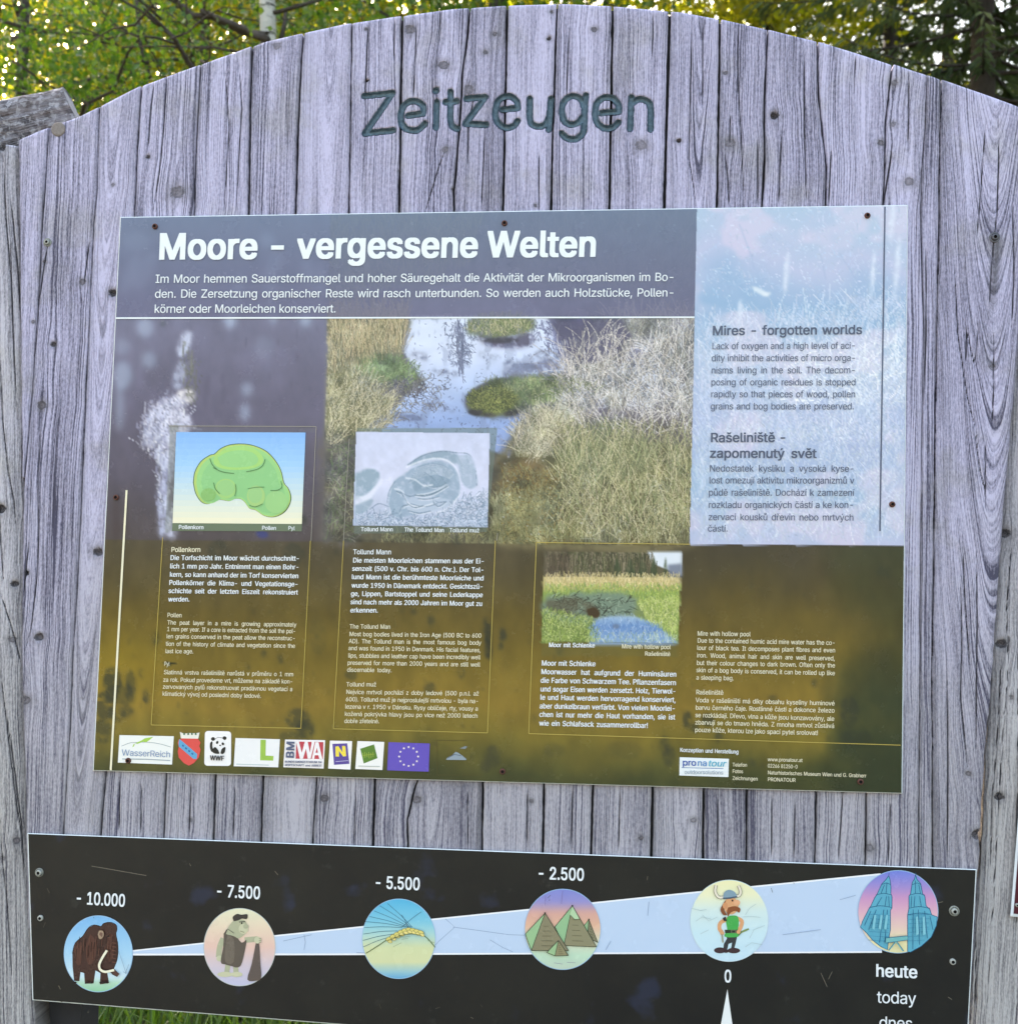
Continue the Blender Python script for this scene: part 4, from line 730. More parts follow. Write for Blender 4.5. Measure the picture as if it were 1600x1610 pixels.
def patch(name, quad, step, y, parent, mat=None):
    q = P(*np.array(quad, float).T, y); (a, b, c, d) = q
    w = max(np.hypot(*(np.subtract(quad[1], quad[0]))), np.hypot(*(np.subtract(quad[2], quad[3])))); h = max(np.hypot(*(np.subtract(quad[3], quad[0]))), np.hypot(*(np.subtract(quad[2], quad[1]))))
    nx, ny = int(w/step)+1, int(h/step)+1; s, t = np.meshgrid(np.linspace(0, 1, nx+1), np.linspace(0, 1, ny+1)); s, t = s[..., None], t[..., None]
    V = (a*(1-s)+b*s)*(1-t)+(d*(1-s)+c*s)*t
    px, py = proj(V); col = sample(px, py); idx = np.arange(px.size).reshape(px.shape)
    F = np.stack([idx[:-1, :-1], idx[1:, :-1], idx[1:, 1:], idx[:-1, 1:]], -1).reshape(-1, 4)
    return mesh_np(name, V.reshape(-1, 3), F, mat or M_PRINT, parent, attrs={'ink': ('FLOAT_COLOR', col.reshape(-1, 3))}, smooth=False)
# ------------------------------------------------------------------ sheets
def sheet(name, quad, yb, yf, parent, mats, inset=1.1):
    """panel board: back face, side walls and a pale chamfered rim"""
    q = np.array(quad, float); c = q.mean(0)
    qi = q.copy()
    for i in range(4):
        e1 = q[(i+1) % 4]-q[i]; e2 = q[i-1]-q[i]; qi[i] += inset*(e1/np.linalg.norm(e1)+e2/np.linalg.norm(e2))
    n = 24; ring = lambda a, y: np.concatenate([P(*(a[i][:, None]+(a[(i+1) % 4]-a[i])[:, None]*np.linspace(0, 1, n, endpoint=False)[None, :]), y) for i in range(4)])
    R = [ring(q, yb), ring(q, yf+0.0012), ring(qi, yf)]; V = np.concatenate(R); m_ = 4*n; F = []
    for k in range(2): F += [(k*m_+j, (k+1)*m_+j, (k+1)*m_+(j+1) % m_, k*m_+(j+1) % m_) for j in range(m_)]
    F.append(tuple(range(m_)))
    o = mesh_np(name, V, F, mats, parent, smooth=False)
    return o, [tuple(v) for v in qi]
YI = -0.0075
info = empty('information_panel', tuple(P(790, 1230, 0)), 'large printed panel about mires with bog photograph and three-language text', 'information panel')
_, qi = sheet('panel_sheet', [(189,341),(1427,322),(1418,1248),(146,1212)], -0.001, YI+0.0003, info, M_EDGE)
patch('printed_face', qi, 3.0, YI, info)
patch('bog_photograph', [(520,337.5),(1095.5,329),(1085.5,854.5),(512,849.5)], 1.22, YI-0.0004, info)
patch('pale_text_column', [(1095.8,328.6),(1425.7,323.6),(1418.3,857),(1085.7,855.2)], 2.1, YI-0.0005, info)
patch('bog_body_picture', BODY, 1.2, YI-0.0009, info); patch('pool_picture', POOL, 1.05, YI-0.0009, info)
# ------------------------------------------------------------------ lettering
import os
from mathutils.geometry import delaunay_2d_cdt
FONT = None
try:
    fp = os.path.join(bpy.utils.system_resource('DATAFILES'), 'fonts', 'Inter.woff2')
    if os.path.exists(fp): FONT = bpy.data.fonts.load(fp)
except Exception: FONT = None
_gc = {}
def _curve(txt, off, res, shear=0.0):
    cu = bpy.data.curves.new('glyph', 'FONT'); cu.body = txt; cu.size = 1.0; cu.offset = off; cu.resolution_u = res; cu.dimensions = '3D'; cu.fill_mode = 'HALF'
    if FONT: cu.font = FONT
    ob = bpy.data.objects.new('glyph', cu); scene.collection.objects.link(ob); return ob
def glyphs(chars, off, res):
    new = [c for c in sorted(set(chars)) if (c, off, res) not in _gc]
    if not new: return
    obs = {c: (_curve(c, 0, res), _curve('H'+c+'H', 0, 1)) for c in new if c != ' '}; hh = _curve('HH', 0, 1)
    dg = bpy.context.evaluated_depsgraph_get()
    def geo(ob):
        e = ob.evaluated_get(dg); me = e.to_mesh(); v = np.zeros(len(me.vertices)*3); me.vertices.foreach_get('co', v)
        ed = np.zeros(len(me.edges)*2, int); me.edges.foreach_get('vertices', ed); e.to_mesh_clear(); return v.reshape(-1, 3)[:, :2], ed.reshape(-1, 2)
    def fill(v, ed):
        """outlines -> triangles wherever the winding number is not zero, so that overlapping contours stay whole"""
        nx = {}
        for a_, b_ in ed.tolist(): nx.setdefault(a_, []).append(b_); nx.setdefault(b_, []).append(a_)
        seen, loops = set(), []
        for s_ in range(len(v)):
            if s_ in seen or s_ not in nx: continue
            lp_, p_, c_ = [s_], None, s_; seen.add(s_)
            while True:
                q_ = [k for k in nx[c_] if k not in seen]
                if not q_: break
                q_ = min(q_) if p_ is None and c_+1 not in q_ else (c_+1 if c_+1 in q_ else q_[0]); lp_.append(q_); seen.add(q_); p_, c_ = c_, q_
            loops.append(lp_)
        if not loops: return np.zeros((0, 3)), []
        es = [(l[k], l[(k+1) % len(l)]) for l in loops for k in range(len(l))]
        r_ = delaunay_2d_cdt([Vector(p_) for p_ in v.tolist()], es, [], 0, 1e-6); vv = np.array([tuple(p_) for p_ in r_[0]]); FF = []
        A_ = np.array([v[a_] for a_, b_ in es]); B_ = np.array([v[b_] for a_, b_ in es])
        for f_ in r_[2]:
            for k in range(1, len(f_)-1):
                t_ = (f_[0], f_[k], f_[k+1]); c_ = vv[list(t_)].mean(0); up_ = (A_[:, 1] <= c_[1]) & (B_[:, 1] > c_[1]); dn_ = (A_[:, 1] > c_[1]) & (B_[:, 1] <= c_[1])
                sd2 = (B_[:, 0]-A_[:, 0])*(c_[1]-A_[:, 1])-(c_[0]-A_[:, 0])*(B_[:, 1]-A_[:, 1])
                if np.sum(up_ & (sd2 > 0))-np.sum(dn_ & (sd2 < 0)) != 0:
                    a_, b_, d_ = vv[list(t_)]; FF.append(t_ if (b_[0]-a_[0])*(d_[1]-a_[1])-(b_[1]-a_[1])*(d_[0]-a_[0]) > 0 else t_[::-1])
        return np.column_stack([vv, np.zeros(len(vv))]), FF
    wv, _ = geo(hh); w0 = np.ptp(wv[:, 0])
    for c in new:
        if c == ' ': _gc[(c, off, res)] = (np.zeros((0, 3)), [], 0.28); continue
        v, f = fill(*geo(obs[c][0])); w, _ = geo(obs[c][1]); adv = np.ptp(w[:, 0])-w0
        if off > 0:                                        # heavier weight: the same shape laid down four times, a little apart
            m_ = v[:, 2].max()+1 if len(v) else 1; vs, fs = [], []
            for k, (sx_, sy_) in enumerate(((-1, -1), (1, 1), (-1, 1), (1, -1)) if res > 2 else ((-1, -.6), (1, .6))): vs.append(v+[sx_*off, sy_*off*.55, k*m_]); fs += [tuple(i+k*len(v) for i in q) for q in f]
            v, f = np.concatenate(vs), fs; adv += 1.1*off
        _gc[(c, off, res)] = (v, f, adv)
    for a, b in obs.values():
        for ob in (a, b): cu = ob.data; bpy.data.objects.remove(ob); bpy.data.curves.remove(cu)
    cu = hh.data; bpy.data.objects.remove(hh); bpy.data.curves.remove(cu)
    if '_cap' not in _gc: _gc['_cap'] = np.ptp(wv[:, 1])
def word(txt, off, res, track=0.0):
    V, F, x, n = [], [], 0.0, 0
    for c in txt:
        v, f, a = _gc[(c, off, res)]; V.append(v+[x, 0, 0]); F += [tuple(i+n for i in q) for q in f]; n += len(v); x += a+track
    return np.concatenate(V) if V else np.zeros((0, 3)), F, x-track
def text_block(lines, cap, y, parent, mat, bold=0.0, res=3, name='lettering', fit=None, track=-0.022, gap0=0.22, shear=0.0):
    """lines: (text, left x, left y, right x, right y) of each baseline in the photograph; cap = capital height there"""
    glyphs(''.join(l[0] for l in lines), bold, res); em = cap/_gc['_cap']; mbv, mbf, n = [], [], 0; rat = []; info_ = []
    for t, x0, y0, x1, y1 in lines:
        ws = [word(w, bold, res, track) for w in t.split()]; L = math.hypot(x1-x0, y1-y0)/em; nat = sum(w[2] for w in ws); k = len(ws)-1
        info_.append((ws, L, nat, k)); rat.append(L/(nat+gap0*k) if nat else 1)
    sx0 = fit or np.median([r for r, i in zip(rat, info_) if i[3] >= 2] or rat)
    for (t, x0, y0, x1, y1), (ws, L, nat, k) in zip(lines, info_):
        sx = sx0; gap = (L-nat*sx)/k if k else 0
        if k == 0: sx = L/nat
        elif gap < min(.17, gap0): gap = min(.17, gap0); sx = (L-gap*k)/nat
        elif gap > 0.75: gap = 0.42; sx = (L-gap*k)/nat
        d = np.array([x1-x0, y1-y0])/L; up = np.array(proj(P(x0, y0)+[0, 0, 0.02])).ravel()-[x0, y0]; up = up/np.linalg.norm(up)*em
        u = 0.0
        for V, F, a in ws:
            uu = u+V[:, 0]*sx+shear*V[:, 1]; pp = np.array([x0, y0])+uu[:, None]*d+V[:, 1:2]*up
            w3 = P(pp[:, 0], pp[:, 1], y); w3[:, 1] -= V[:, 2]*0.000018; mbv.append(w3); mbf += [tuple(i+n for i in q) for q in F]; n += len(V); u += a*sx+gap
    if len(lines) == 1 and name != 'lettering' and len(mbv) > 1:      # big headline: every word a piece of its own
        k = np.cumsum([0]+[len(v_) for v_ in mbv])
        for i in range(len(mbv)): mesh_np(name, mbv[i], [tuple(j-k[i] for j in q) for q in mbf if k[i] <= q[0] < k[i+1]], mat, parent, smooth=False)
        return
    return mesh_np(name, np.concatenate(mbv), mbf, mat, parent, smooth=False)
YT = YI-0.0013; B2 = 0.030; B1 = 0.018
text_block([('Moore - vergessene Welten', 247.6, 407, 940, 402.4)], 39.7, YT, info, M_WHITE, 0.027, 5, 'title_lettering', gap0=0.155)
text_block([('Im Moor hemmen Sauerstoffmangel und hoher Säuregehalt die Aktivität der Mikroorganismen im Bo-',243.8,444.5,1061,441.5),('den. Die Zersetzung organischer Reste wird rasch unterbunden. So werden auch Holzstücke, Pollen-',242.7,468,1061,466),('körner oder Moorleichen konserviert.',241.8,491.6,528.5,491.2)], 13.0, YT, info, M_WHITE, 0.004, 2)
text_block([('Mires - forgotten worlds',1119,526.7,1356,525)], 14.4, YT, info, M_GREY, 0.018, 3)
text_block([('Lack of oxygen and a high level of aci-',1118.5,549,1345.5,548),('dity inhibit the activities of micro orga-',1117.8,567.8,1346,567.4),('nisms living in the soil. The decom-',1117.4,587,1345.5,586.6),('posing of organic residues is stopped',1117,605.7,1345.5,605.7),('rapidly so that pieces of wood, pollen',1116.7,624.5,1345,624.5),('grains and bog bodies are preserved.',1116.4,643.6,1342.7,643.6)], 10.4, YT, info, M_GREY2, 0.005, 2)
text_block([('Rašeliniště -',1116,695,1237.5,694.6),('zapomenutý svět',1115,719.4,1283.9,720)], 14.4, YT, info, M_GREY, 0.018, 3)
text_block([('Nedostatek kyslíku a vysoká kyse-',1114.6,741.3,1343.4,741.7),('lost omezují aktivitu mikroorganizmů v',1114,760,1343,760.4),('půdě rašeliniště. Dochází k zamezení',1113,779.2,1343,779.5),('rozkladu organických částí a ke kon-',1113,798.7,1342.7,798.7),('zervaci kousků dřevin nebo mrtvých',1112.8,817.8,1342.3,818.5),('částí.',1112,835.8,1144.4,835.8)], 10.4, YT, info, M_GREY2, 0.005, 2)
text_block([('Pollenkorn',268.8,867.8,315.7,867.8)], 7.6, YT, info, M_CREAM, 0.012, 3)
text_block([('Die Torfschicht im Moor wächst durchschnitt-',267.5,880.5,471.3,881.7),('lich 1 mm pro Jahr. Entnimmt man einen Bohr-',267,893.7,470.6,895.3),('kern, so kann anhand der im Torf konservierten',266.6,906.7,469.6,909.2),('Pollenkörner die Klima- und Vegetationsge-',265.6,919.6,469.3,922.2),('schichte seit der letzten Eiszeit rekonstruiert',264.6,932.5,468.6,935),('werden.',264.3,945.8,298.3,945.8)], 7.6, YT, info, M_WHITE, 0.021, 2)
text_block([('Pollen',262.7,970.4,286,970.8),('The peat layer in a mire is growing approximately',262.7,982,466.2,985.5),('1 mm per year. If a core is extracted from the soil the pol-',262,992.4,465.2,995.8),('len grains conserved in the peat allow the reconstruc-',261.4,1003.7,464.6,1007),('tion of the history of climate and vegetation since the',260.4,1015.5,464,1018.9),('last ice age.',259.7,1027,304.2,1027.6)], 6.8, YT, info, M_CREAM, 0.006, 2)
text_block([('Pyl',257.8,1047.2,266.5,1047.4),('Slatinná vrstva rašeliniště narůstá v průměru o 1 mm',257.3,1060.2,461.5,1063.6),('za rok. Pokud provedeme vrt, můžeme na základě kon-',256.3,1072,460.8,1075),('zervovaných pylů rekonstruovat pradávnou vegetaci a',255.6,1083,460,1086.9),('klimatický vývoj od poslední doby ledové.',255,1094,410.6,1097.7)], 6.8, YT, info, M_CREAM, 0.006, 2)
text_block([('Tollund Mann',554.8,871.4,615.4,871.6)], 7.6, YT, info, M_WHITE, 0.012, 3)
text_block([('Die meisten Moorleichen stammen aus der Ei-',554.5,884.5,761.8,886),('senzeit (500 v. Chr. bis 600 n. Chr.). Der Tol-',553.2,897.5,761.3,899.7),('lund Mann ist die berühmteste Moorleiche und',552.6,910.6,760.7,912.8),('wurde 1950 in Dänemark entdeckt. Gesichtszü-',552.4,924,760,926),('ge, Lippen, Bartstoppel und seine Lederkappe',551.3,937,759.2,939),('sind nach mehr als 2000 Jahren im Moor gut zu',550.7,950,758.5,952.9),('erkennen.',550.4,963,594.5,963.3)], 7.6, YT, info, M_WHITE, 0.021, 2)
text_block([('The Tollund Man',549.3,988.3,614,988.8),('Most bog bodies lived in the Iron Age (500 BC to 600',548.9,1000.2,757,1002.8),('AD). The Tollund man is the most famous bog body',548,1011.4,756.6,1014),('and was found in 1950 in Denmark. His facial features,',547.4,1022.3,755.7,1025.7),('lips, stubbles and leather cap have been incredibly well',547,1034,755.3,1036.9),('preserved for more than 2000 years and are still well',546,1045.3,754.8,1048.4),('discernable today.',545.3,1056.4,616,1057.2)], 6.8, YT, info, M_CREAM, 0.006, 2)
text_block([('Tollund muž',544.2,1079.5,591.7,1079.5),('Nejvíce mrtvol pochází z doby ledové (500 p.n.l. až',543.8,1091.3,753,1094),('600). Tollund muž je nejproslulejší mrtvolou - byla na-',543,1102.8,752.5,1105.8),('lezena v r. 1950 v Dánsku. Rysy obličeje, rty, vousy a',542.2,1114.2,751.6,1117.7),('kožená pokrývka hlavy jsou po více než 2000 letech',541.6,1125.8,751,1129),('dobře zřetelné.',540.9,1137,596.4,1137.4)], 6.8, YT, info, M_CREAM, 0.006, 2)
text_block([('Tollund Mann',567,835.2,618,835.5)], 6.4, YT, info, M_WHITE, 0.016, 2); text_block([('The Tollund Man',635.4,835.7,698.3,836.7)], 6.4, YT, info, M_WHITE, 0.016, 2); text_block([('Tollund muž',706.2,836.7,753.7,837.1)], 6.4, YT, info, M_WHITE, 0.012, 2)
text_block([('Moor mit Schlenke',862.5,1017.4,935.3,1018.2)], 7.0, YT, info, M_WHITE, 0.026, 2); text_block([('Mire with hollow pool',977,1019.5,1054.2,1020.8)], 6.8, YT, info, M_CREAM, 0.008, 2); text_block([('Rašeliniště',1013.3,1030.9,1053.8,1031.7)], 6.4, YT, info, M_CREAM, 0.014, 2)
text_block([('Moor mit Schlenke',851,1046.6,936.4,1047.8),('Moorwasser hat aufgrund der Huminsäuren',850.3,1060,1063.5,1064.2),('die Farbe von Schwarzem Tee. Pflanzenfasern',849.5,1073.6,1063,1077.5),('und sogar Eisen werden zersetzt. Holz, Tierwol-',849.2,1087.3,1063,1091),('le und Haut werden hervorragend konserviert,',848.9,1100.3,1062.4,1104.5),('aber dunkelbraun verfärbt. Von vielen Moorlei-',847.9,1114,1062,1118),('chen ist nur mehr die Haut vorhanden, sie ist',847.4,1127.2,1061.4,1131.6),('wie ein Schlafsack zusammenrollbar!',847.2,1141,1018.8,1145)], 8.2, YT, info, M_WHITE, 0.021, 2)
text_block([('Mire with hollow pool',1095.8,999.5,1179.7,1000.7),('Due to the contained humic acid mire water has the co-',1095.8,1010.5,1313,1014.2),('lour of black tea. It decomposes plant fibres and even',1095.3,1022,1313,1026),('iron. Wood, animal hair and skin are well preserved,',1095,1033.8,1312.3,1038.7),('but their colour changes to dark brown. Often only the',1094.6,1045.6,1312.7,1049.8),('skin of a bog body is conserved, it can be rolled up like',1094,1056.9,1312.5,1062),('a sleeping bag.',1094,1068.7,1153.5,1069.9)], 7.2, YT, info, M_CREAM, 0.006, 2)
text_block([('Rašeliniště',1093.6,1091.8,1137.2,1092.7),('Voda v rašeliništi má díky obsahu kyseliny huminové',1093,1104.2,1312,1109.4),('barvu černého čaje. Rostlinné části a dokonce železo',1092.8,1116,1312,1120.7),('se rozkládají. Dřevo, vlna a kůže jsou konzavovány, ale',1092.4,1127.8,1311.5,1133.7),('zbarvují se do tmavo hněda. Z mnoha mrtvol zůstává',1092.1,1139.3,1311.5,1145),('pouze kůže, kterou lze jako spací pytel srolovat!',1092,1151,1286,1156)], 7.2, YT, info, M_CREAM, 0.006, 2)
text_block([('Konzeption und Herstellung',1068.7,1182.3,1161,1185.4)], 6.4, YT, info, M_WHITE, 0.022, 2)
text_block([('Telefon',1151,1205.4,1174.3,1205.8),('Fotos',1151,1215.6,1168,1216),('Zeichnungen',1151,1226.4,1191,1227.6)], 5.8, YT, info, M_CREAM, 0.006, 2)
text_block([('www.pronatour.at',1206.3,1197,1261.4,1198.4),('02266 81250-0',1206.3,1207,1253.7,1208.7),('Naturhistorisches Museum Wien und G. Grabherr',1206.3,1217.6,1361.6,1222.8),('PRONATOUR',1206.3,1228.4,1250.6,1229.7)], 5.8, YT, info, M_CREAM, 0.006, 2)
# ------------------------------------------------------------------ flat vector print: rules, pictures, logos
def lineq(a, b, w):
    a, b = np.array(a, float), np.array(b, float); d = (b-a)/np.linalg.norm(b-a); n_ = np.array([-d[1], d[0]])*w/2
    return [a+n_, b+n_, b-n_, a-n_]
def rule(name, segs, w, y, parent, mat):
    mb = MB()
    for i, (a, b) in enumerate(segs):
        q = np.array(lineq(a, b, w)); mb.add(P(q[:, 0], q[:, 1], y-0.00012*i), [(3, 2, 1, 0) if False else (0, 1, 2, 3)])
    return mb.build(name, mat, parent)
rule('title_rule', [((181.5,499.9),(1091.5,498.6))], 2.4, YT, info, M_WHITE)
rule('margin_rule', [((199,770.6),(174,1211.5))], 3.2, YT, info, M_CREAM)
rule('margin_rule', [((1391,324.5),(1383,835))], 2.2, YT, info, M_GREY)
rule('text_frame', [((255.7,845),(237.7,1139.7)),((237.7,1140),(473,1145.3)),((488,850),(473,1145.3))], 1.1, YT-.0001, info, M_LINE)
rule('text_frame', [((266,669.5),(497,670.5))], 1.0, YT-.0001, info, M_FAINT); rule('text_frame', [((497,670.5),(489,850))], 1.0, YT-.0001, info, M_FAINT)
rule('text_frame', [((540,850),(524,1146)),((524,1146),(766.2,1152.5)),((778.6,850),(766.2,1152.5))], 1.1, YT-.0001, info, M_LINE)
rule('text_frame', [((549,690),(540,850))], .9, YT-.0001, info, M_FAINT); rule('text_frame', [((782,838),(781,850))], .9, YT-.0001, info, M_FAINT)
rule('text_frame', [((843,853),(831,1153.6)),((831,1153.6),(1415.5,1171.8)),((843,853),(1085,855.6))], 1.2, YT-.0001, info, M_LINE)
class Art:
    """flat printed picture made of coloured shapes, each a hair's breadth above the one below"""
    def __init__(s, y, tr=lambda p: p): s.v = []; s.f = []; s.c = []; s.n = 0; s.y = y; s.tr = tr; s.k = 0; s.dy = 0.00007
    def poly(s, pts, col, sm=0):
        p = smooth_poly(list(pts)+[pts[0]], sm, 170)[:-1] if sm else np.array(pts, float)
        p = s.tr(p); w = P(p[:, 0], p[:, 1], s.y-s.k*s.dy)
        area = np.sum(p[:, 0]*np.roll(p[:, 1], -1)-np.roll(p[:, 0], -1)*p[:, 1])
        ids = list(range(s.n, s.n+len(p)))
        s.v.append(w); s.f.append(ids if area < 0 else ids[::-1]); s.n += len(p); s.c.append(np.repeat([A8(*col)], len(p), 0)); s.k += 1; return s
    def ell(s, x, y, rx, ry, col, rot=0, n=28): return s.poly(ell(x, y, rx, ry, rot, n), col)
    def line(s, pts, w, col, sm=0):
        p = smooth_poly(pts, sm, 170) if sm else np.array(pts, float); d = np.gradient(p, axis=0); d /= np.linalg.norm(d, axis=1)[:, None]+1e-9; n_ = np.stack([-d[:, 1], d[:, 0]], 1)*w/2
        q = np.concatenate([p+n_, (p-n_)[::-1]]); return s.poly(q, col)
    def disc(s, x, y, rx, ry, stops, n=30):
        """graded roundel: horizontal bands meeting edge to edge"""
        ys = np.linspace(-1, 1, n+1)
        th = np.linspace(0, 2*np.pi, 56, endpoint=False)
        lev = np.sin(np.linspace(-np.pi/2, np.pi/2, n+1)); V = []
        for l in lev:
            h = math.sqrt(max(1-l*l, 0)); V += [(x-rx*h, y+ry*l), (x+rx*h, y+ry*l)]
        p = s.tr(np.array(V)); w = P(p[:, 0], p[:, 1], s.y-s.k*s.dy); cs = ramp(np.repeat(y+ry*lev, 2), stops)
        s.f += [[s.n+2*i, s.n+2*i+2, s.n+2*i+3, s.n+2*i+1] for i in range(n)]; s.v.append(w); s.c.append(alb(cs)); s.n += len(w); s.k += 1; return s
    def build(s, name, parent, label=None):
        o = mesh_np(name, np.concatenate(s.v), s.f, M_PRINT, parent, attrs={'ink': ('FLOAT_COLOR', np.concatenate(s.c))}, smooth=False)
        if label: o['label'] = label
        return o
def zt(x0, y0, k): return lambda p: np.asarray(p, float)/k+[x0, y0]
# pollen picture
a = Art(YI-0.0006, zt(140, 640, 4.21))
a.poly([(553,768),(1409,772),(1407,822),(549,820)], (104,120,100))
PQ = [(577,165),(1433,168),(1408,774),(553,768)]
n_ = 16
for i in range(n_):
    t0, t1 = i/n_, (i+1)/n_; L = lambda t: np.array(PQ[0])*(1-t)+np.array(PQ[3])*t; Rr = lambda t: np.array(PQ[1])*(1-t)+np.array(PQ[2])*t
    a.k = 2; a.poly([L(t0), Rr(t0), Rr(t1), L(t1)], tuple(ramp(np.array([(t0+t1)/2]), [(0,(132,182,242)),(.35,(158,204,246)),(.7,(204,224,226)),(1,(236,236,206))])[0]*255))
a.k = 3
OUT = [(690,500),(700,430),(740,360),(800,318),(830,310),(870,275),(930,250),(1010,243),(1090,255),(1170,290),(1230,350),(1270,420),(1290,500),(1320,540),(1337,600),(1320,660),(1280,705),(1220,728),(1160,720),(1120,695),(1095,680),(1060,670),(1030,630),(1000,608),(960,608),(930,622),(880,615),(845,612),(820,632),(780,642),(740,625),(705,570)]
oc = np.array(OUT, float); ce = oc.mean(0)
a.poly((oc-ce)*1.008+ce, (62,92,66), 4); a.poly((oc-ce)*.99+ce, (176,206,116), 4); a.poly((oc-ce)*.955+ce+[6,2], (150,208,136), 4); a.poly((oc-ce)*.86+ce+[8,2], (140,200,136), 4)
a.poly([(830,330),(900,280),(1000,262),(1090,275),(1150,330),(1140,380),(1060,410),(940,415),(860,400),(825,370)], (162,212,122), 4); a.poly([(850,335),(910,300),(1000,285),(1080,300),(1120,345),(1090,385),(980,400),(880,385)], (148,206,136), 4)
a.ell(905,540,72,66,(158,206,128)); a.ell(905,535,58,52,(150,202,134)); a.ell(1105,590,60,70,(162,204,130)); a.ell(1100,580,46,56,(152,202,136)); a.ell(1240,630,76,76,(152,204,136)); a.ell(790,580,50,44,(134,186,112))
for l_, w_ in (([(800,340),(815,380),(850,415)],5),([(820,400),(880,428),(960,440)],5),([(1165,345),(1150,385),(1110,412),(1040,428)],5),([(825,500),(835,540),(865,575)],5),([(968,510),(972,550),(965,590)],4),([(1050,540),(1110,530),(1160,530)],4),([(1270,490),(1275,530),(1245,550),(1200,552)],5),([(1060,650),(1100,660),(1150,640)],4)): a.line(l_, w_, (84,130,84), 4)
a.build('pollen_picture', info, 'cartoon of a green bean-shaped pollen grain on a blue ground')
text_block([('Pollenkorn',280.6,831.6,320.5,832.2)], 6.2, YT-.0003, info, M_WHITE, .02, 2); text_block([('Pollen',411.5,833,434.5,833.3)], 6.2, YT-.0003, info, M_WHITE, .016, 2); text_block([('Pyl',452.8,833.2,463.5,833.6)], 6.2, YT-.0003, info, M_WHITE, .01, 2)
# logos
YL = YI-0.0007; LZ = zt(140, 1100, 4.706); L2 = zt(440, 1120, 4.706)
a = Art(YL, LZ); a.poly([(225,263),(627,272),(614,482),(213,467)], (232,240,240)); a.line([(240,345),(300,322),(350,318),(430,316),(520,328),(605,352)], 4, (140,156,160), 4)
a.poly([(340,325),(390,302),(410,288),(440,282),(476,276),(440,305),(420,318),(400,312),(360,328)], (160,204,92)); a.poly([(320,352),(330,330),(340,326),(330,350)], (160,204,92)); a.line([(245,440),(420,442),(600,452)], 7, (150,166,176))
lg_ = a.build('logo', info, 'white logo with a green lizard over blue lettering'); text_block([('WasserReich',190.8,1188.0,268.2,1191.0)], 9.6, YL-.0006, lg_, flat_ink('logo_blue_ink', A8(112,142,184)), 0.0, 3)
a = Art(YL, LZ); a.poly([(672,240),(700,252),(745,248),(790,250),(818,244),(808,290),(680,288)], (228,232,224)); 
for x in (705,735,762,790): a.poly([(x-8,262),(x+6,262),(x+4,246),(x-6,246)], (70,110,80))
a.poly([(664,296),(690,288),(805,290),(825,318),(815,345),(826,372),(812,430),(775,470),(738,490),(700,470),(664,430),(656,385),(664,350),(656,322)], (214,84,80)); a.poly([(668,292),(700,318),(800,404),(796,440),(772,440),(664,348),(662,320)], (96,168,212))
for x, y in ((695,342),(718,362),(742,382),(765,402)): a.poly([(x-6,y-10),(x+8,y-2),(x+4,y+10),(x-9,y+2)], (50,104,160))
a.build('logo', info, 'red shield with a blue diagonal band and a pale mural crown')
a = Art(YL, LZ); r0 = np.array([(857,232),(1052,236),(1050,492),(852,490)], float); rp_ = []
for i in range(4):
    p0, pa, pb = r0[i], r0[i-1], r0[(i+1) % 4]; ea = (pa-p0)/np.linalg.norm(pa-p0); eb = (pb-p0)/np.linalg.norm(pb-p0)
    for s_ in np.linspace(0, np.pi/2, 6): rp_.append(p0+24*ea*(1-math.sin(s_))+24*eb*(1-math.cos(s_)))
a.poly(rp_, (238,242,246)); BK = (46,46,46)
a.ell(917,292,15,14,BK); a.ell(1002,286,15,14,BK); a.poly([(918,330),(930,300),(958,284),(990,292),(1010,320),(1006,352),(975,364),(940,360)], (236,240,244), 4); a.line([(925,300),(950,282),(985,284)], 3, BK, 4)
a.ell(948,318,9,12,BK,.4); a.ell(990,328,9,11,BK,-.4); a.ell(970,340,7,5,BK); a.poly([(896,320),(912,310),(912,350),(922,380),(905,386),(894,355)], BK, 4); a.poly([(905,380),(930,352),(950,368),(962,390),(960,402),(925,398)], BK, 4); a.poly([(972,398),(982,366),(1008,352),(1004,388),(988,404)], BK, 4)
lg_ = a.build('logo', info, 'white rounded logo with a black and white panda'); text_block([('WWF',330,1195.2,352.6,1196)], 7.2, YL-.0022, lg_, flat_ink('logo_black_ink', A8(48,48,48)), .03, 3)
a = Art(YL, LZ); a.poly([(1083,285),(1412,294),(1400,502),(1070,494)], (232,238,242)); a.poly([(1268,298),(1308,298),(1306,415),(1365,418),(1362,453),(1266,450)], (152,192,84)); a.line([(1090,478),(1200,482),(1330,486)], 6, (178,198,206)); a.build('logo', info, 'white logo with a big green letter L')
a = Art(YL, L2); a.poly([(38,202),(335,207),(323,417),(25,407)], (236,238,242)); a.poly([(122,217),(322,221),(318,347),(116,344)], (186,72,84))
W_ = (238,240,244); a.poly([(120,217),(140,217),(162,300),(185,217),(205,217),(222,300),(236,217),(258,217),(228,344),(206,344),(193,270),(170,344),(148,344)], W_); a.poly([(236,345),(262,222),(285,222),(314,346),(292,346),(285,318),(258,318),(254,345)], W_); a.poly([(264,300),(272,262),(281,300)], (186,72,84)); a.poly([(236,345),(228,344),(258,217),(262,222)], (186,72,84))
G_ = (88,98,128)
lg_ = a.build('logo', info, 'white logo with WA in a red box')
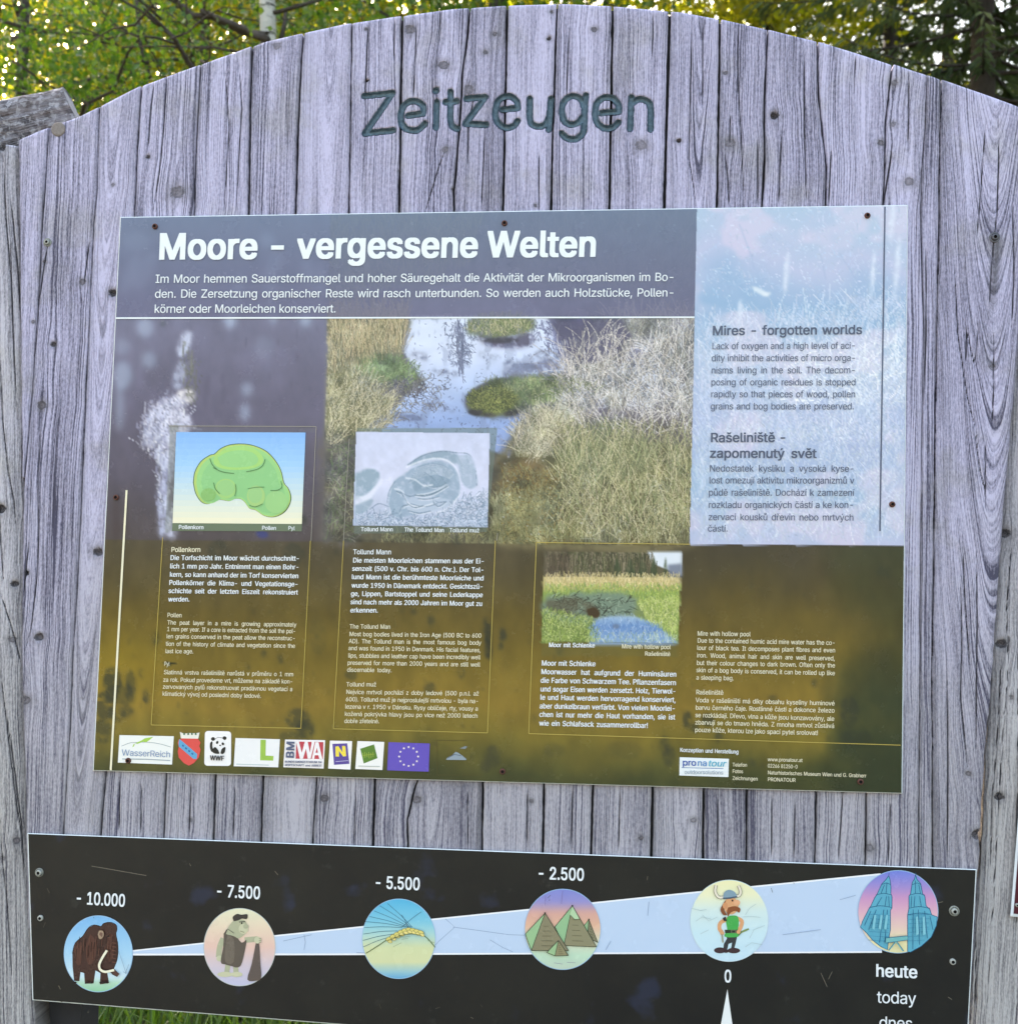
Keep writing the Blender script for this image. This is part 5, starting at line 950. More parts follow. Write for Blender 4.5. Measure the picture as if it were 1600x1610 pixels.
def vtext(txt, x0, y0, x1, y1, cap, y, parent, mat, bold):
    glyphs(txt, bold, 3); V, F, w = word(txt, bold, 3); em = cap/_gc['_cap']; d = np.array([x1-x0, y1-y0])/w; n2 = np.array([d[1], -d[0]]); n2 = n2/np.linalg.norm(n2)*em
    pp = np.array([x0, y0])+V[:, :1]*d+V[:, 1:2]*n2
    w3 = P(pp[:, 0], pp[:, 1], y); w3[:, 1] -= V[:, 2]*0.000018; return mesh_np('lettering', w3, F, mat, parent, smooth=False)
MG = flat_ink('logo_grey_ink', A8(*G_)); vtext('BM', *(L2([(102,342)])[0]), *(L2([(108,212)])[0]), 12.2, YL-.0012, lg_, MG, .03)
text_block([('BUNDESMINISTERIUM für',*L2([(36,374)])[0],*L2([(312,378)])[0]),('WIRTSCHAFT und ARBEIT',*L2([(36,398)])[0],*L2([(312,404)])[0])], 3.4, YL-.0012, lg_, MG, .03, 2)
a = Art(YL, L2); a.poly([(370,210),(535,214),(522,425),(357,417)], (238,240,242)); a.poly([(388,234),(498,230),(514,382),(400,390)], (92,78,156)); a.poly([(412,328),(410,255),(432,250),(462,296),(460,250),(484,250),(490,325),(468,328),(436,286),(438,328)], (238,222,84)); a.line([(412,366),(506,358)], 4, (190,190,220)); a.build('logo', info, 'white logo with a yellow N on a violet tile')
a = Art(YL, L2); a.poly([(573,213),(772,220),(758,428),(557,420)], (236,240,240)); a.poly([(594,270),(696,238),(722,340),(620,380)], (92,132,56))
for i in range(6): a.line([(612+i*15,300-(i % 2)*6),(616+i*15,342-(i % 3)*5)], 5, (150,176,72))
a.line([(612,320),(700,310)], 4, (150,176,72)); a.line([(580,398),(740,402)], 6, (178,190,186)); a.build('logo', info, 'white logo with a tilted green square')
a = Art(YL, L2); a.poly([(803,222),(1108,232),(1100,440),(793,430)], (98,84,186))
for k_ in range(12):
    an = math.radians(30*k_); cx_, cy_ = 952+70*math.sin(an), 328-70*math.cos(an); a.k = 2
    a.poly([(cx_+(10 if j % 2 == 0 else 4.6)*math.sin(j*math.pi/5), cy_-(10 if j % 2 == 0 else 4.6)*math.cos(j*math.pi/5)) for j in range(10)], (240,238,222))
a.build('logo', info, 'violet flag with a ring of twelve pale stars')
a = Art(YL, L2)
for s0, s1 in (((1160,205),(1165,465)),((1165,465),(1508,465)),((1160,210),(1380,208))): a.line([s0, s1], 3, (84,78,44))
a.poly([(1228,352),(1240,335),(1275,318),(1300,292),(1318,300),(1345,318),(1380,348),(1375,354)], (140,158,172)); a.poly([(1330,268),(1372,250),(1386,256),(1370,272)], (126,140,148)); a.line([(1240,340),(1290,312),(1340,322)], 5, (84,100,120)); a.build('logo', info, 'faded blue-grey emblem in a scratched frame')
a = Art(YL, zt(1020, 1140, 3.902)); a.poly([(188,198),(490,208),(487,320),(186,310)], (226,238,244)); a.line([(200,262),(456,268)], 4, (84,120,176)); lg_ = a.build('logo', info, 'white footer logo with blue company lettering')
zf = zt(1020, 1140, 3.902)
text_block([('pro',*zf([(204,248)])[0],*zf([(292,251)])[0])], 9.6, YL-.0008, lg_, flat_ink('deep_blue_ink', A8(52,88,170)), .014, 3); text_block([('na',*zf([(296,251)])[0],*zf([(358,253)])[0])], 9.6, YL-.0008, lg_, flat_ink('mid_blue_ink', A8(84,140,200)), .01, 3); text_block([('tour',*zf([(360,253)])[0],*zf([(470,256)])[0])], 9.6, YL-.0008, lg_, flat_ink('cyan_ink', A8(90,176,206)), .014, 3, shear=.25)
text_block([('outdoorsolutions',*zf([(216,300)])[0],*zf([(456,304)])[0])], 6.0, YL-.0008, lg_, flat_ink('grey_blue_ink', A8(130,150,170)), 0, 2)
for x, y in ((244,356),(793,351),(1363,339),(183,782),(1402,793),(202,1196),(790,1213),(1352,1229)): screw(x, y, YI-.0002, 0.0044, info, M_RUST)
# ------------------------------------------------------------------ timeline panel
YB = -0.0075
tl = empty('timeline_panel', tuple(P(790, 1640, 0)), 'long dark panel with a pale time wedge and six round pictures', 'timeline panel')
TQ = [(43,1310),(1535,1367),(1518,1690),(51,1573)]
_, ti = sheet('panel_sheet', TQ, -0.001, YB+.0003, tl, M_EDGE, 1.4)
M_DARK = NT('dark_printed_film'); t = M_DARK; X_, Y_, Z_ = t.sep(t.pos()); b1 = t.noise(t.pos(), 9, 5, .65); b2 = t.noise(t.pos(), 34, 5, .7); b3 = t.noise(t.comb(t.math('MULTIPLY', X_, 120), t.math('MULTIPLY', Z_, 120), 0.), 1, 4, .7)
c_ = t.mix(t.sst(.3, .75, b1), (0.0072, 0.0074, 0.0072), (0.0125, 0.0122, 0.0100)); c_ = t.mix(t.math('MULTIPLY', t.sst(.60, .78, b2), .55), c_, (0.045, 0.045, 0.038)); c_ = t.mix(t.math('MULTIPLY', t.sst(.62, .72, t.noise(t.pos(), 15, 3)), .5), c_, (0.022, 0.028, 0.058)); c_ = t.mix(t.math('MULTIPLY', t.sst(.70, .8, b3), .3), c_, (.10, .10, .09))
t.l(c_, t.b.inputs['Base Color']); t.set(Roughness=t.math('MULTIPLY_ADD', b2, .2, .24), Specular_IOR_Level=.3); t.bump(b1, .03, .01); M_DARK = t.m
q = np.array(ti); nx = 30; s = np.linspace(0, 1, nx); tp = q[0][:, None]*(1-s)+q[1][:, None]*s; bt = q[3][:, None]*(1-s)+q[2][:, None]*s
V = np.concatenate([P(*tp, YB), P(*bt, YB)]); mesh_np('printed_face', V, [(i, nx+i, nx+i+1, i+1) for i in range(nx-1)], M_DARK, tl, smooth=False)
ZA, Zb, Zc = zt(0, 1280, 2.963), zt(530, 1280, 2.963), zt(1060, 1280, 2.963)
a = Art(YB-.0004); up_ = [(207,1494.5),(320.6,1482.3),(540,1459.6),(680,1444.8),(830,1429.6),(1070,1404.6),(1384,1373.5)]; lo_ = [(1386,1498.4),(1070,1500),(530,1502.2),(207,1502.6)]
a.poly(up_+lo_, (234,242,250)); a.poly([(209,1496.2),(320.6,1484.6),(540,1462),(680,1447.2),(830,1432),(1070,1407),(1384,1376),(1386,1496),(1070,1497.6),(530,1499.4),(209,1499.6)], (186,210,238))
SCR = (150,172,204)
for l_ in ([(700,1445),(715,1458),(690,1480),(683,1488)],[(712,1458),(750,1463),(800,1470),(830,1471)],[(770,1478),(790,1490),(806,1497)],[(478,1470),(480,1482),(478,1494)],[(445,1480),(490,1470)],[(1020,1418),(1018,1440)],[(620,1502),(560,1498)],[(960,1480),(952,1494)],[(1230,1470),(1290,1462)],[(1320,1415),(1345,1408)]): a.line(l_, 1.1, SCR)
a.build('time_wedge', tl)
a = Art(YB-.0004); r_ = np.random.default_rng(5)
for l_ in ([(144,1362),(230,1377)],[(92,1550),(95,1556)],[(1290,1530),(1300,1552)],[(1308,1528),(1302,1540)],[(1490,1568),(1496,1572)],[(298,1358),(300,1362)],[(432,1370),(437,1376)],[(740,1600),(744,1602)],[(1018,1378),(1017,1384)],[(1474,1420),(1482,1418)]): a.line(l_, .9, (112,110,100))
for k_ in range(34):
    x, y = r_.uniform(70, 1500), r_.uniform(1350, 1590); an = r_.uniform(0, 3.14); ln = r_.uniform(2, 9)
    if 1370+(1540-x)*.085 < y < 1560: continue
    a.line([(x, y), (x+ln*math.cos(an), y+ln*math.sin(an))], .7, (84,84,76))
a.build('scratch', tl)['kind'] = 'stuff'
a = Art(YB-.0004); a.poly([(1143.2,1556),(1133,1611),(1127,1640),(1156,1640),(1151,1611)], (228,238,242)); a.build('zero_arrow', tl)
def roundel(tr, x, y, rx, ry, stops, rim=(150,190,226)):
    a = Art(YB-.0009, tr); a.ell(x, y, rx+3, ry+3, rim, 0, 72); a.disc(x, y, rx, ry, stops, 40); return a
# mammoth
a = roundel(ZA, 458, 652, 158, 176, [(480,(122,182,232)),(640,(158,206,238)),(760,(198,226,240)),(785,(176,216,196)),(830,(140,200,160))]); HB = (62,42,38)
a.poly([(337,650),(350,602),(385,570),(412,530),(440,517),(470,524),(482,511),(512,505),(540,516),(545,540),(540,560),(548,600),(550,640),(545,680),(530,720),(552,742),(545,760),(525,750),(510,735),(500,742),(508,788),(465,795),(468,742),(445,730),(436,790),(395,792),(392,742),(375,737),(370,780),(345,778),(338,710)], HB)
a.line([(337,650),(350,602),(385,570),(412,530),(440,517),(470,524),(482,511),(512,505),(540,516),(545,540),(540,560),(548,600),(550,640),(545,680),(530,720)], 3, (24,16,16), 3)
for pts_ in ([(420,560),(450,600),(440,680),(410,700),(400,620)],[(350,620),(380,600),(375,700),(352,690)],[(500,560),(530,570),(530,650),(510,690),(498,640)]): a.poly(pts_, (82,54,46), 4)
for i in range(26):
    x = 350+i*7; y0 = 600+30*math.sin(i*1.7); a.line([(x, y0), (x-4, y0+46+14*math.sin(i*2.3))], 2.6, (40,28,28) if i % 2 else (98,68,56))
a.poly([(455,560),(462,545),(478,545),(484,562),(476,580),(462,582)], (156,138,116), 3); a.poly([(462,562),(468,552),(478,558),(474,574)], (112,88,76), 3)
for i, y in enumerate((600,618,636,654,672,690)): a.line([(522,y),(540,y+3)], 3, (104,70,60))
a.line([(498,636),(478,668),(463,700),(466,724),(490,736),(532,728)], 11, (232,234,212), 5); a.line([(530,736),(552,752)], 16, (84,58,52)); a.ell(505,570,5,4,(16,12,14))
for x in (350,405,425,470,485,500): a.ell(x, 786, 7, 5, (30,24,26))
for l_ in ([(552,640),(570,690),(588,745)],[(588,745),(574,735)],[(588,745),(590,722)],[(600,700),(586,740)]): a.line(l_, 2.5, (136,168,196))
a.build('round_picture', tl, 'woolly mammoth on a blue sky')
# cave man
a = roundel(ZA, 1116, 621, 165, 179, [(445,(222,226,196)),(540,(224,208,186)),(620,(224,194,182)),(700,(206,196,206)),(790,(190,194,222))], (190,200,200)); SK = (172,178,150); SK2 = (196,200,170)
a.line([(1140,588),(1200,583)], 26, SK, 0); a.line([(1040,580),(1024,620),(1018,668)], 26, SK, 4); a.ell(1022,674,14,14,SK2); a.line([(1062,700),(1056,742)], 24, SK); a.line([(1096,700),(1100,742)], 24, SK); a.ell(1048,748,36,12,SK2); a.ell(1102,748,28,12,SK2)
a.poly([(1042,560),(1060,536),(1090,556),(1125,600),(1148,588),(1138,650),(1122,706),(1100,716),(1080,710),(1050,702),(1028,690),(1040,620)], (92,86,78), 3)
a.poly([(1060,560),(1090,590),(1088,690),(1050,690),(1050,620)], (108,102,92), 3)
a.poly([(1052,560),(1068,520),(1096,494),(1138,496),(1150,520),(1140,560),(1112,580),(1090,570)], SK, 4); a.ell(1134,536,22,24,SK2); a.poly([(1088,500),(1084,480),(1104,466),(1124,470),(1152,468),(1150,490),(1128,488),(1110,496),(1092,500)], (58,56,54), 3); a.line([(1114,504),(1142,502)], 4, (58,56,54)); a.ell(1126,510,3.5,4,(30,30,30)); a.ell(1145,524,12,11,SK)
a.poly([(1192,600),(1206,600),(1212,690),(1216,766),(1190,778),(1152,772),(1172,700)], (92,84,80), 3); a.ell(1200,588,17,16,SK2)
for y in (582,590,598): a.line([(1206,y),(1216,y)], 2.4, (112,116,98))
a.line([(1042,560),(1060,536),(1090,556)], 2.2, (54,52,50)); a.line([(1118,546),(1138,552)], 2.4, (120,122,100)); a.build('round_picture', tl, 'stooping cave man leaning on a club')
# wheat
a = roundel(Zb, 287, 582, 169, 184, [(400,(86,180,222)),(500,(124,198,224)),(560,(168,212,212)),(620,(206,218,172)),(690,(208,216,170)),(735,(150,196,206)),(768,(96,168,216))])
for x0, y0, x1, y1 in ((350,528,235,418),(345,528,198,428),(338,528,172,452),(330,528,150,478),(320,528,132,502),(300,530,126,530),(280,545,122,560),(262,560,120,590),(250,572,122,620),(300,530,392,456),(330,528,300,470)): a.line([(x0,y0),((x0+x1)/2,(y0+y1)/2-4),(x1,y1)], 2.2, (54,98,120), 3)
a.line([(390,556),(425,585),(456,622)], 4, (92,120,74), 4); a.line([(232,586),(190,615),(134,650)], 4, (92,110,70), 4)
for i in range(9):
    t0 = i/8; x = 240+150*t0; y = 582-48*math.sin(min(1, t0*1.25)*math.pi/2)+18*max(0, t0-.6)*2.5; a.ell(x, y, 15, 9, (96,104,52), -.5+.9*t0, 18); a.ell(x, y, 13, 7.5, (216,208,122), -.5+.9*t0, 18); a.ell(x+5, y+12, 12, 8, (108,112,56), .3, 18); a.ell(x+5, y+12, 10.5, 6.5, (226,216,136), .3, 18)
a.line([(235,592),(300,566),(352,560),(392,566)], 2.4, (86,96,48), 4)
for x0, y0, x1, y1 in ((280,575,340,572),(300,585,330,580),(260,620,300,600),(420,590,452,600)): a.line([(x0,y0),(x1,y1)], 2, (140,160,130))
a.build('round_picture', tl, 'ear of wheat with long awns')
# pyramids
a = roundel(Zb, 1050, 538, 176, 186, [(350,(126,138,212)),(410,(146,146,206)),(460,(208,166,156)),(520,(222,182,156)),(600,(206,214,190)),(660,(186,220,196)),(724,(184,206,190))]); DK_ = (44,54,44)
def pyr(ap, lf, md, rt, c1, c2):
    a.poly([ap, lf, md], c1); a.poly([ap, md, rt], c2)
    for p0, p1 in ((ap, lf), (ap, md), (ap, rt), (lf, md), (md, rt)): a.line([p0, p1], 2.6, DK_)
    for k_ in range(5):
        f = .35+.13*k_; p0 = np.array(ap)*(1-f)+np.array(md)*f; p1 = np.array(ap)*(1-f)+np.array(rt)*f; a.line([p0*.75+p1*.25, p0*.35+p1*.65], 1.8, (92,92,72))
pyr((1172,492),(1148,522),(1165,575),(1214,600),(148,186,142),(130,130,104)); pyr((1095,428),(1014,526),(1055,614),(1208,620),(146,190,146),(138,138,110)); a.poly([(1095,430),(1084,470),(1106,492),(1128,490)], (176,210,170)); a.line([(1084,470),(1106,492),(1128,490)], 2, DK_)
pyr((968,462),(876,560),(904,637),(1078,638),(150,192,146),(134,132,106)); pyr((1030,590),(976,646),(1014,662),(1077,660),(152,190,144),(142,140,108))
for x, y in ((968,462),(1095,428),(1172,492)): a.ell(x, y, 4, 4, DK_)
for l_ in ([(970,380),(968,426)],[(1050,358),(1044,420)],[(1010,694),(1050,700)],[(1070,692),(1110,694)]): a.line(l_, 1.8, (120,110,150))
a.build('round_picture', tl, 'four green and grey pyramids')
# helmeted man, a plain figure
a = roundel(Zc, 255, 498, 180, 188, [(312,(232,234,186)),(380,(230,236,200)),(450,(206,230,230)),(560,(196,228,240)),(688,(190,222,240))], (196,220,232)); SK = (214,164,120)
a.poly([(245,580),(240,570),(292,570),(286,600),(276,636),(262,636),(268,600),(252,606),(244,640),(226,640),(230,606)], (54,58,62)); a.ell(212,636,28,14,(62,48,54)); a.ell(276,637,30,13,(62,48,54)); a.ell(240,640,12,8,(54,40,46))
a.line([(246,490),(214,508),(210,536),(222,552)], 18, SK, 4); a.line([(292,486),(314,500),(308,530),(296,546)], 18, SK, 4)
a.poly([(246,480),(262,474),(292,476),(300,500),(296,540),(298,572),(234,572),(246,540),(240,505)], (72,172,84), 3); a.poly([(234,540),(298,540),(298,554),(236,556)], (42,54,44)); a.poly([(262,540),(288,540),(288,556),(262,556)], (96,100,84)); a.poly([(268,544),(282,544),(282,552),(268,552)], (34,44,38))
a.line([(300,556),(346,536)], 9, (126,150,96)); a.line([(298,566),(314,548)], 7, (96,120,76)); a.ell(298,550,9,9,SK); a.ell(222,556,10,10,SK); a.line([(222,560),(226,600)], 7, (150,150,126))
a.ell(264,428,34,40,SK); a.poly([(226,420),(238,404),(232,446),(244,470),(226,470),(214,446)], (128,80,52), 4); a.ell(236,428,12,15,(206,150,108)); a.poly([(250,436),(280,430),(306,440),(302,460),(284,452),(262,460),(250,478),(244,456)], (136,82,50), 4); a.ell(290,414,16,14,(222,172,132)); a.ell(270,404,4,5,(36,32,36))
a.line([(232,388),(206,388),(190,362),(194,332)], 15, (120,120,110), 4); a.line([(232,388),(206,388),(190,362),(194,332)], 10, (226,224,206), 4); a.line([(282,384),(302,380),(308,360),(298,334)], 15, (120,120,110), 4); a.line([(282,384),(302,380),(308,360),(298,334)], 10, (226,224,206), 4); a.poly([(226,392),(232,366),(254,354),(278,362),(290,384),(258,390)], (128,158,176), 4); a.line([(226,394),(258,392),(292,386)], 7, (74,92,110), 4); a.poly([(224,486),(238,478),(244,500),(230,498)], (44,44,48))
for l_ in ([(80,440),(120,450),(150,446)],[(100,500),(130,480),(170,490)],[(380,420),(350,440),(330,470)],[(420,520),(370,540),(350,580)],[(330,620),(360,600),(410,610)],[(320,480),(360,478),(400,482)],[(120,560),(160,540)],[(130,470),(160,500),(200,480)]): a.line(l_, 1.8, (166,190,196))
a.build('round_picture', tl, 'small bearded man in green tunic and horned helmet')
# towers
a = roundel(Zc, 1041, 456, 185, 191, [(265,(112,132,220)),(330,(150,140,210)),(390,(196,150,196)),(450,(214,172,194)),(530,(224,200,190)),(600,(226,222,176)),(650,(222,222,176))]); TB, TD = (92,172,200), (38,92,130)
T1 = [(998,288),(1004,306),(1008,340),(1008,372),(1013,384),(1013,440),(1006,448),(1006,540),(998,580),(992,634),(960,618),(922,588),(896,556),(866,528),(876,500),(908,438),(914,430),(934,388),(942,378),(966,326),(985,306)]
T2 = [(1123,284),(1130,306),(1146,324),(1156,372),(1166,384),(1172,428),(1190,446),(1198,470),(1224,480),(1220,520),(1196,574),(1150,616),(1100,644),(1086,642),(1086,470),(1092,440),(1092,384),(1100,372),(1108,318),(1118,304)]
for T in (T1, T2): a.poly(T, TB); a.line(T+[T[0]], 3.2, TD)
for T, s_ in ((T1, -1), (T2, 1)):
    ax_ = T[0][0]
    for y, x0, x1 in ((330,964,1008),(378,938,1012),(436,908,1012),(330,1108,1150),(378,1098,1166),(440,1090,1190),(470,1088,1200)):
        if (x0 < 1040) == (s_ < 0): a.line([(x0,y),((x0+x1)/2,y-8),(x1,y)], 2.6, TD, 3)
for x0, y0, x1, y1 in ((990,320,985,372),(978,330,962,372),(988,384,980,432),(966,388,940,432),(998,384,1000,432),(975,446,955,600),(940,446,905,540),(992,446,980,600),(915,452,885,520),(1122,310,1122,370),(1138,330,1146,372),(1120,384,1116,434),(1142,384,1150,434),(1105,384,1102,434),(1112,446,1110,630),(1136,446,1142,610),(1165,452,1178,580),(1190,476,1204,540)): a.line([(x0,y0),(x1,y1)], 2.4, TD)
for i in range(7):
    y = 468+i*20; a.line([(912-i*1.5,y),(1002-i,y+6)], 1.6, (60,130,166)); a.line([(1090,y+4),(1196-i*5,y)], 1.6, (60,130,166))
for x0 in (960,930,985): a.poly([(x0,470),(x0+10,472),(x0+2,540),(x0-9,534)], (126,196,214))
for x0 in (1124,1156): a.poly([(x0,480),(x0+10,478),(x0+14,560),(x0+2,566)], (126,196,214))
a.poly([(986,578),(1086,568),(1086,588),(984,602)], (112,180,184)); a.line([(986,578),(1086,568)], 2.6, TD); a.line([(984,602),(1086,588)], 2.6, TD); a.line([(1030,596),(998,636)], 7, (112,180,184)); a.line([(1034,596),(1066,640)], 7, (112,180,184)); a.line([(1028,596),(996,636)], 2, TD); a.line([(1038,596),(1070,640)], 2, TD); a.line([(998,288),(999,276)], 2.4, TD); a.line([(1123,284),(1124,274)], 2.4, TD)
a.build('round_picture', tl, 'twin blue towers against a pink sunset')
YTT = YB-.0016
for t_ in (('- 10.000',118,1421,197.5,1426),('- 7.500',338.5,1410,410,1414),('- 5.500',588,1396.6,661,1400),('- 2.500',844,1382,919,1385.2),('0',1137.8,1544.6,1150.6,1545),('heute',1375.8,1535.6,1443,1538.4)): text_block([t_], 19.2, YTT, tl, M_WHITE, 0.019, 4, 'date_lettering', gap0=.14)
text_block([('today',1378,1577,1440.5,1579.5)], 18.6, YTT, tl, M_WHITE, .004, 5, 'date_lettering'); text_block([('dnes',1381,1617,1435,1619)], 18.6, YTT, tl, M_WHITE, .004, 5, 'date_lettering')
screw(62, 1372, YB, .0046, tl, M_ZINC, washer=.0066); screw(1499.5, 1432.5, YB, .0046, tl, M_ZINC, washer=.0072)
for x, y in ((64,1443.5),(1497,1512)): screw(x, y, YB, .0044, tl, M_ZINC)
# ------------------------------------------------------------------ red sign on the right post
rs = empty('red_sign', tuple(P(1640, 1440, 0)), 'dark red sign with a white edge on the right post', 'sign')
RQ = [(1611,1150),(1900,1130),(1890,1470),(1588,1441)]; _, ri = sheet('sign_sheet', RQ, 0.0155, 0.010, rs, simple('white_sign_edge', (.66,.66,.67), .45, .3), 5.2)
q = np.array(ri)+[[-.6,-.6],[.6,-.6],[.6,.6],[-.6,.6]]; mb = MB(); mb.add(P(q[:, 0], q[:, 1], 0.0096), [(0, 3, 2, 1)]); mb.build('printed_face', simple('dark_red_film', (0.060, 0.004, 0.012), .3, .4, var=.12, scale=40), rs)
screw(1598, 1423, 0.0096, .0026, rs, M_ZINC)
# ------------------------------------------------------------------ ground and grass
def leaf_material(name, cols, trans, rough=.5, tw=.5):
    t = NT(name); v = t.attr('shade'); r = t.n('ShaderNodeValToRGB'); t.l(v, r.inputs[0]); e = r.color_ramp.elements
    e[0].color = (*cols[0], 1); e[1].color = (*cols[-1], 1)
    for i, c in enumerate(cols[1:-1]): x = e.new((i+1)/(len(cols)-1)); x.color = (*c, 1)
    t.l(r.outputs[0], t.b.inputs['Base Color']); t.set(Roughness=rough, Specular_IOR_Level=.35)
    tr = t.n('ShaderNodeBsdfTranslucent'); mx = t.n('ShaderNodeMix', data_type='RGBA', blend_type='MULTIPLY'); mx.inputs[0].default_value = 1; t.l(r.outputs[0], mx.inputs[6]); mx.inputs[7].default_value = (*trans, 1); t.l(mx.outputs[2], tr.inputs[0])
    ms = t.n('ShaderNodeMixShader'); ms.inputs[0].default_value = tw; t.l(t.b.outputs[0], ms.inputs[1]); t.l(tr.outputs[0], ms.inputs[2]); t.l(ms.outputs[0], t.out.inputs[0]); return t.m
M_GROUND = NT('meadow_soil'); t = M_GROUND; a1 = t.noise(t.pos(), .6, 5, .6); a2 = t.noise(t.pos(), 14, 5, .7)
t.l(t.mix(t.sst(.35, .7, a1), t.mix(t.sst(.3, .7, a2), (.030,.032,.018), (.060,.070,.028)), t.mix(t.sst(.3, .7, a2), (.050,.042,.028), (.085,.078,.045))), t.b.inputs['Base Color']); t.set(Roughness=.95, Specular_IOR_Level=.1); t.bump(a2, .8, .05); M_GROUND = t.m
n = 90; gx = np.concatenate([-np.geomspace(900, 6, 24), np.linspace(-5.5, 5.5, 41), np.geomspace(6, 900, 24)]); gX, gY = np.meshgrid(gx, gx); gZ = 0.06*fbm2(gX*.25+3, gY*.25, 2, 3)*sstep(400, 30, np.hypot(gX, gY))+.0*gX
gZ = gZ*sstep(0, 2.0, np.abs(gY))-0.0
idx = np.arange(gX.size).reshape(gX.shape); F = np.stack([idx[:-1, :-1], idx[:-1, 1:], idx[1:, 1:], idx[1:, :-1]], -1).reshape(-1, 4)
gro = mesh_np('ground', np.stack([gX, gY, gZ], -1).reshape(-1, 3), F, M_GROUND); tag(gro, 'uneven meadow ground', None, None, 'structure')
M_GRASS = leaf_material('grass_blade', [(.035,.070,.012), (.055,.110,.020), (.085,.135,.030), (.15,.14,.06)], (1.2,1.3,.5), .45, .4)
def grass(name, n_, xr_, yr_, hr, wr, seed, dens=None):
    r_ = np.random.default_rng(seed); x = r_.uniform(*xr_, n_); y = r_.uniform(*yr_, n_)
    h = r_.uniform(*hr, n_); az = r_.uniform(0, 2*np.pi, n_); lean = r_.uniform(.05, .65, n_)*h; w = r_.uniform(*wr, n_); K = 5; ss = np.linspace(0, 1, K); V = []
    wa = az+np.pi/2+r_.normal(0, .5, n_); droop = r_.uniform(0, .35, n_)*h
    for s in ss:
        c = np.stack([x+np.cos(az)*lean*s**1.8, y+np.sin(az)*lean*s**1.8, h*s-droop*s**3], 1); hw = (w*(1-s**2.2)*(.55+.45*min(1, s*4)))[:, None]*np.stack([np.cos(wa), np.sin(wa), 0*wa], 1)
        V += [c-hw/2, c+hw/2]
    V = np.stack(V, 1); base_ = np.arange(n_)[:, None]*(2*K); F = np.concatenate([base_+np.array([2*k, 2*k+1, 2*k+3, 2*k+2]) for k in range(K-1)])
    sh = np.repeat(np.clip(r_.normal(.45, .22, n_), 0, 1), 2*K)
    o = mesh_np(name, V.reshape(-1, 3), F, M_GRASS, attrs={'shade': ('FLOAT', sh)}); return o
bounce_path = NT('gravel'); a1 = bounce_path.noise(bounce_path.pos(), 70, 4, .7); bounce_path.l(bounce_path.mix(bounce_path.sst(.3, .7, a1), (.13,.12,.105), (.29,.27,.24)), bounce_path.b.inputs['Base Color']); bounce_path.set(Roughness=.9, Specular_IOR_Level=.15); bounce_path.bump(a1, .9, .02)  # unseen gravel path, added to throw warm light up onto the board
n = 60; px_ = np.linspace(-14, 14, n); V = []
for k, x in enumerate(px_): e = .18*math.sin(x*1.3)+.08*math.sin(x*3.7); V += [(x, -5.2+e, .075), (x, -5.1+e, .085), (x, -1.0+e*.6, .085), (x, -.9+e*.6, .075)]
tag(mesh_np('path', V, [(4*k+j, 4*k+4+j, 4*k+5+j, 4*k+j+1) for k in range(n-1) for j in range(3)], bounce_path.m), 'unseen gravel path added to bounce warm light onto the board', None, None, 'structure')
g1 = grass('grass', 9000, (-2.6, 2.6), (0.12, 2.2), (.35, .86), (.005, .011), 1); tag(g1, 'tall green grass growing behind the board', None, None, 'stuff')
g2 = grass('grass', 11000, (-9, 9), (2.2, 12), (.25, .7), (.008, .02), 2); tag(g2, 'meadow grass under the trees', None, None, 'stuff')
g3 = grass('grass', 5000, (-4, 4), (-0.95, -0.12), (.05, .28), (.004, .009), 3); tag(g3, 'short trodden grass before the board', None, None, 'stuff')
# ------------------------------------------------------------------ trees
M_BIRCH = NT('birch_bark'); t = M_BIRCH; X_, Y_, Z_ = t.sep(t.pos()); b1 = t.noise(t.comb(t.math('MULTIPLY', X_, 9), t.math('MULTIPLY', Y_, 9), t.math('MULTIPLY', Z_, 42)), 1, 4, .65); b2 = t.noise(t.pos(), 18, 4)
c_ = t.mix(t.sst(.52, .60, b1), t.mix(b2, (.34,.32,.28), (.56,.53,.48)), (.035,.03,.028)); t.l(c_, t.b.inputs['Base Color']); t.set(Roughness=.75, Specular_IOR_Level=.2); t.bump(b1, .6, .01); M_BIRCH = t.m
M_BARK = NT('dark_bark'); t = M_BARK; b1 = t.noise(t.comb(t.math('MULTIPLY', t.sep(t.pos())[0], 40), t.math('MULTIPLY', t.sep(t.pos())[1], 40), t.math('MULTIPLY', t.sep(t.pos())[2], 8)), 1, 4, .7)
t.l(t.mix(b1, (.018,.014,.012), (.11,.09,.075)), t.b.inputs['Base Color']); t.set(Roughness=.9, Specular_IOR_Level=.1); t.bump(b1, .8, .02); M_BARK = t.m
M_LEAF = leaf_material('birch_leaf', [(.025,.060,.014), (.045,.095,.018), (.075,.125,.022), (.12,.15,.028)], (1.7,1.75,.45), .4, .52)
M_LEAF_SUN = leaf_material('sunlit_birch_leaf', [(.09,.11,.015), (.14,.155,.02), (.19,.19,.025), (.27,.24,.035)], (2.7,2.5,.45), .4, .66)  # lit copy of the birch leaf: sunlight put into its yellow colour
M_NEEDLE = leaf_material('spruce_needle', [(.03,.048,.018), (.062,.090,.034), (.105,.130,.045), (.19,.16,.06)], (1.0,1.1,.5), .5, .3)
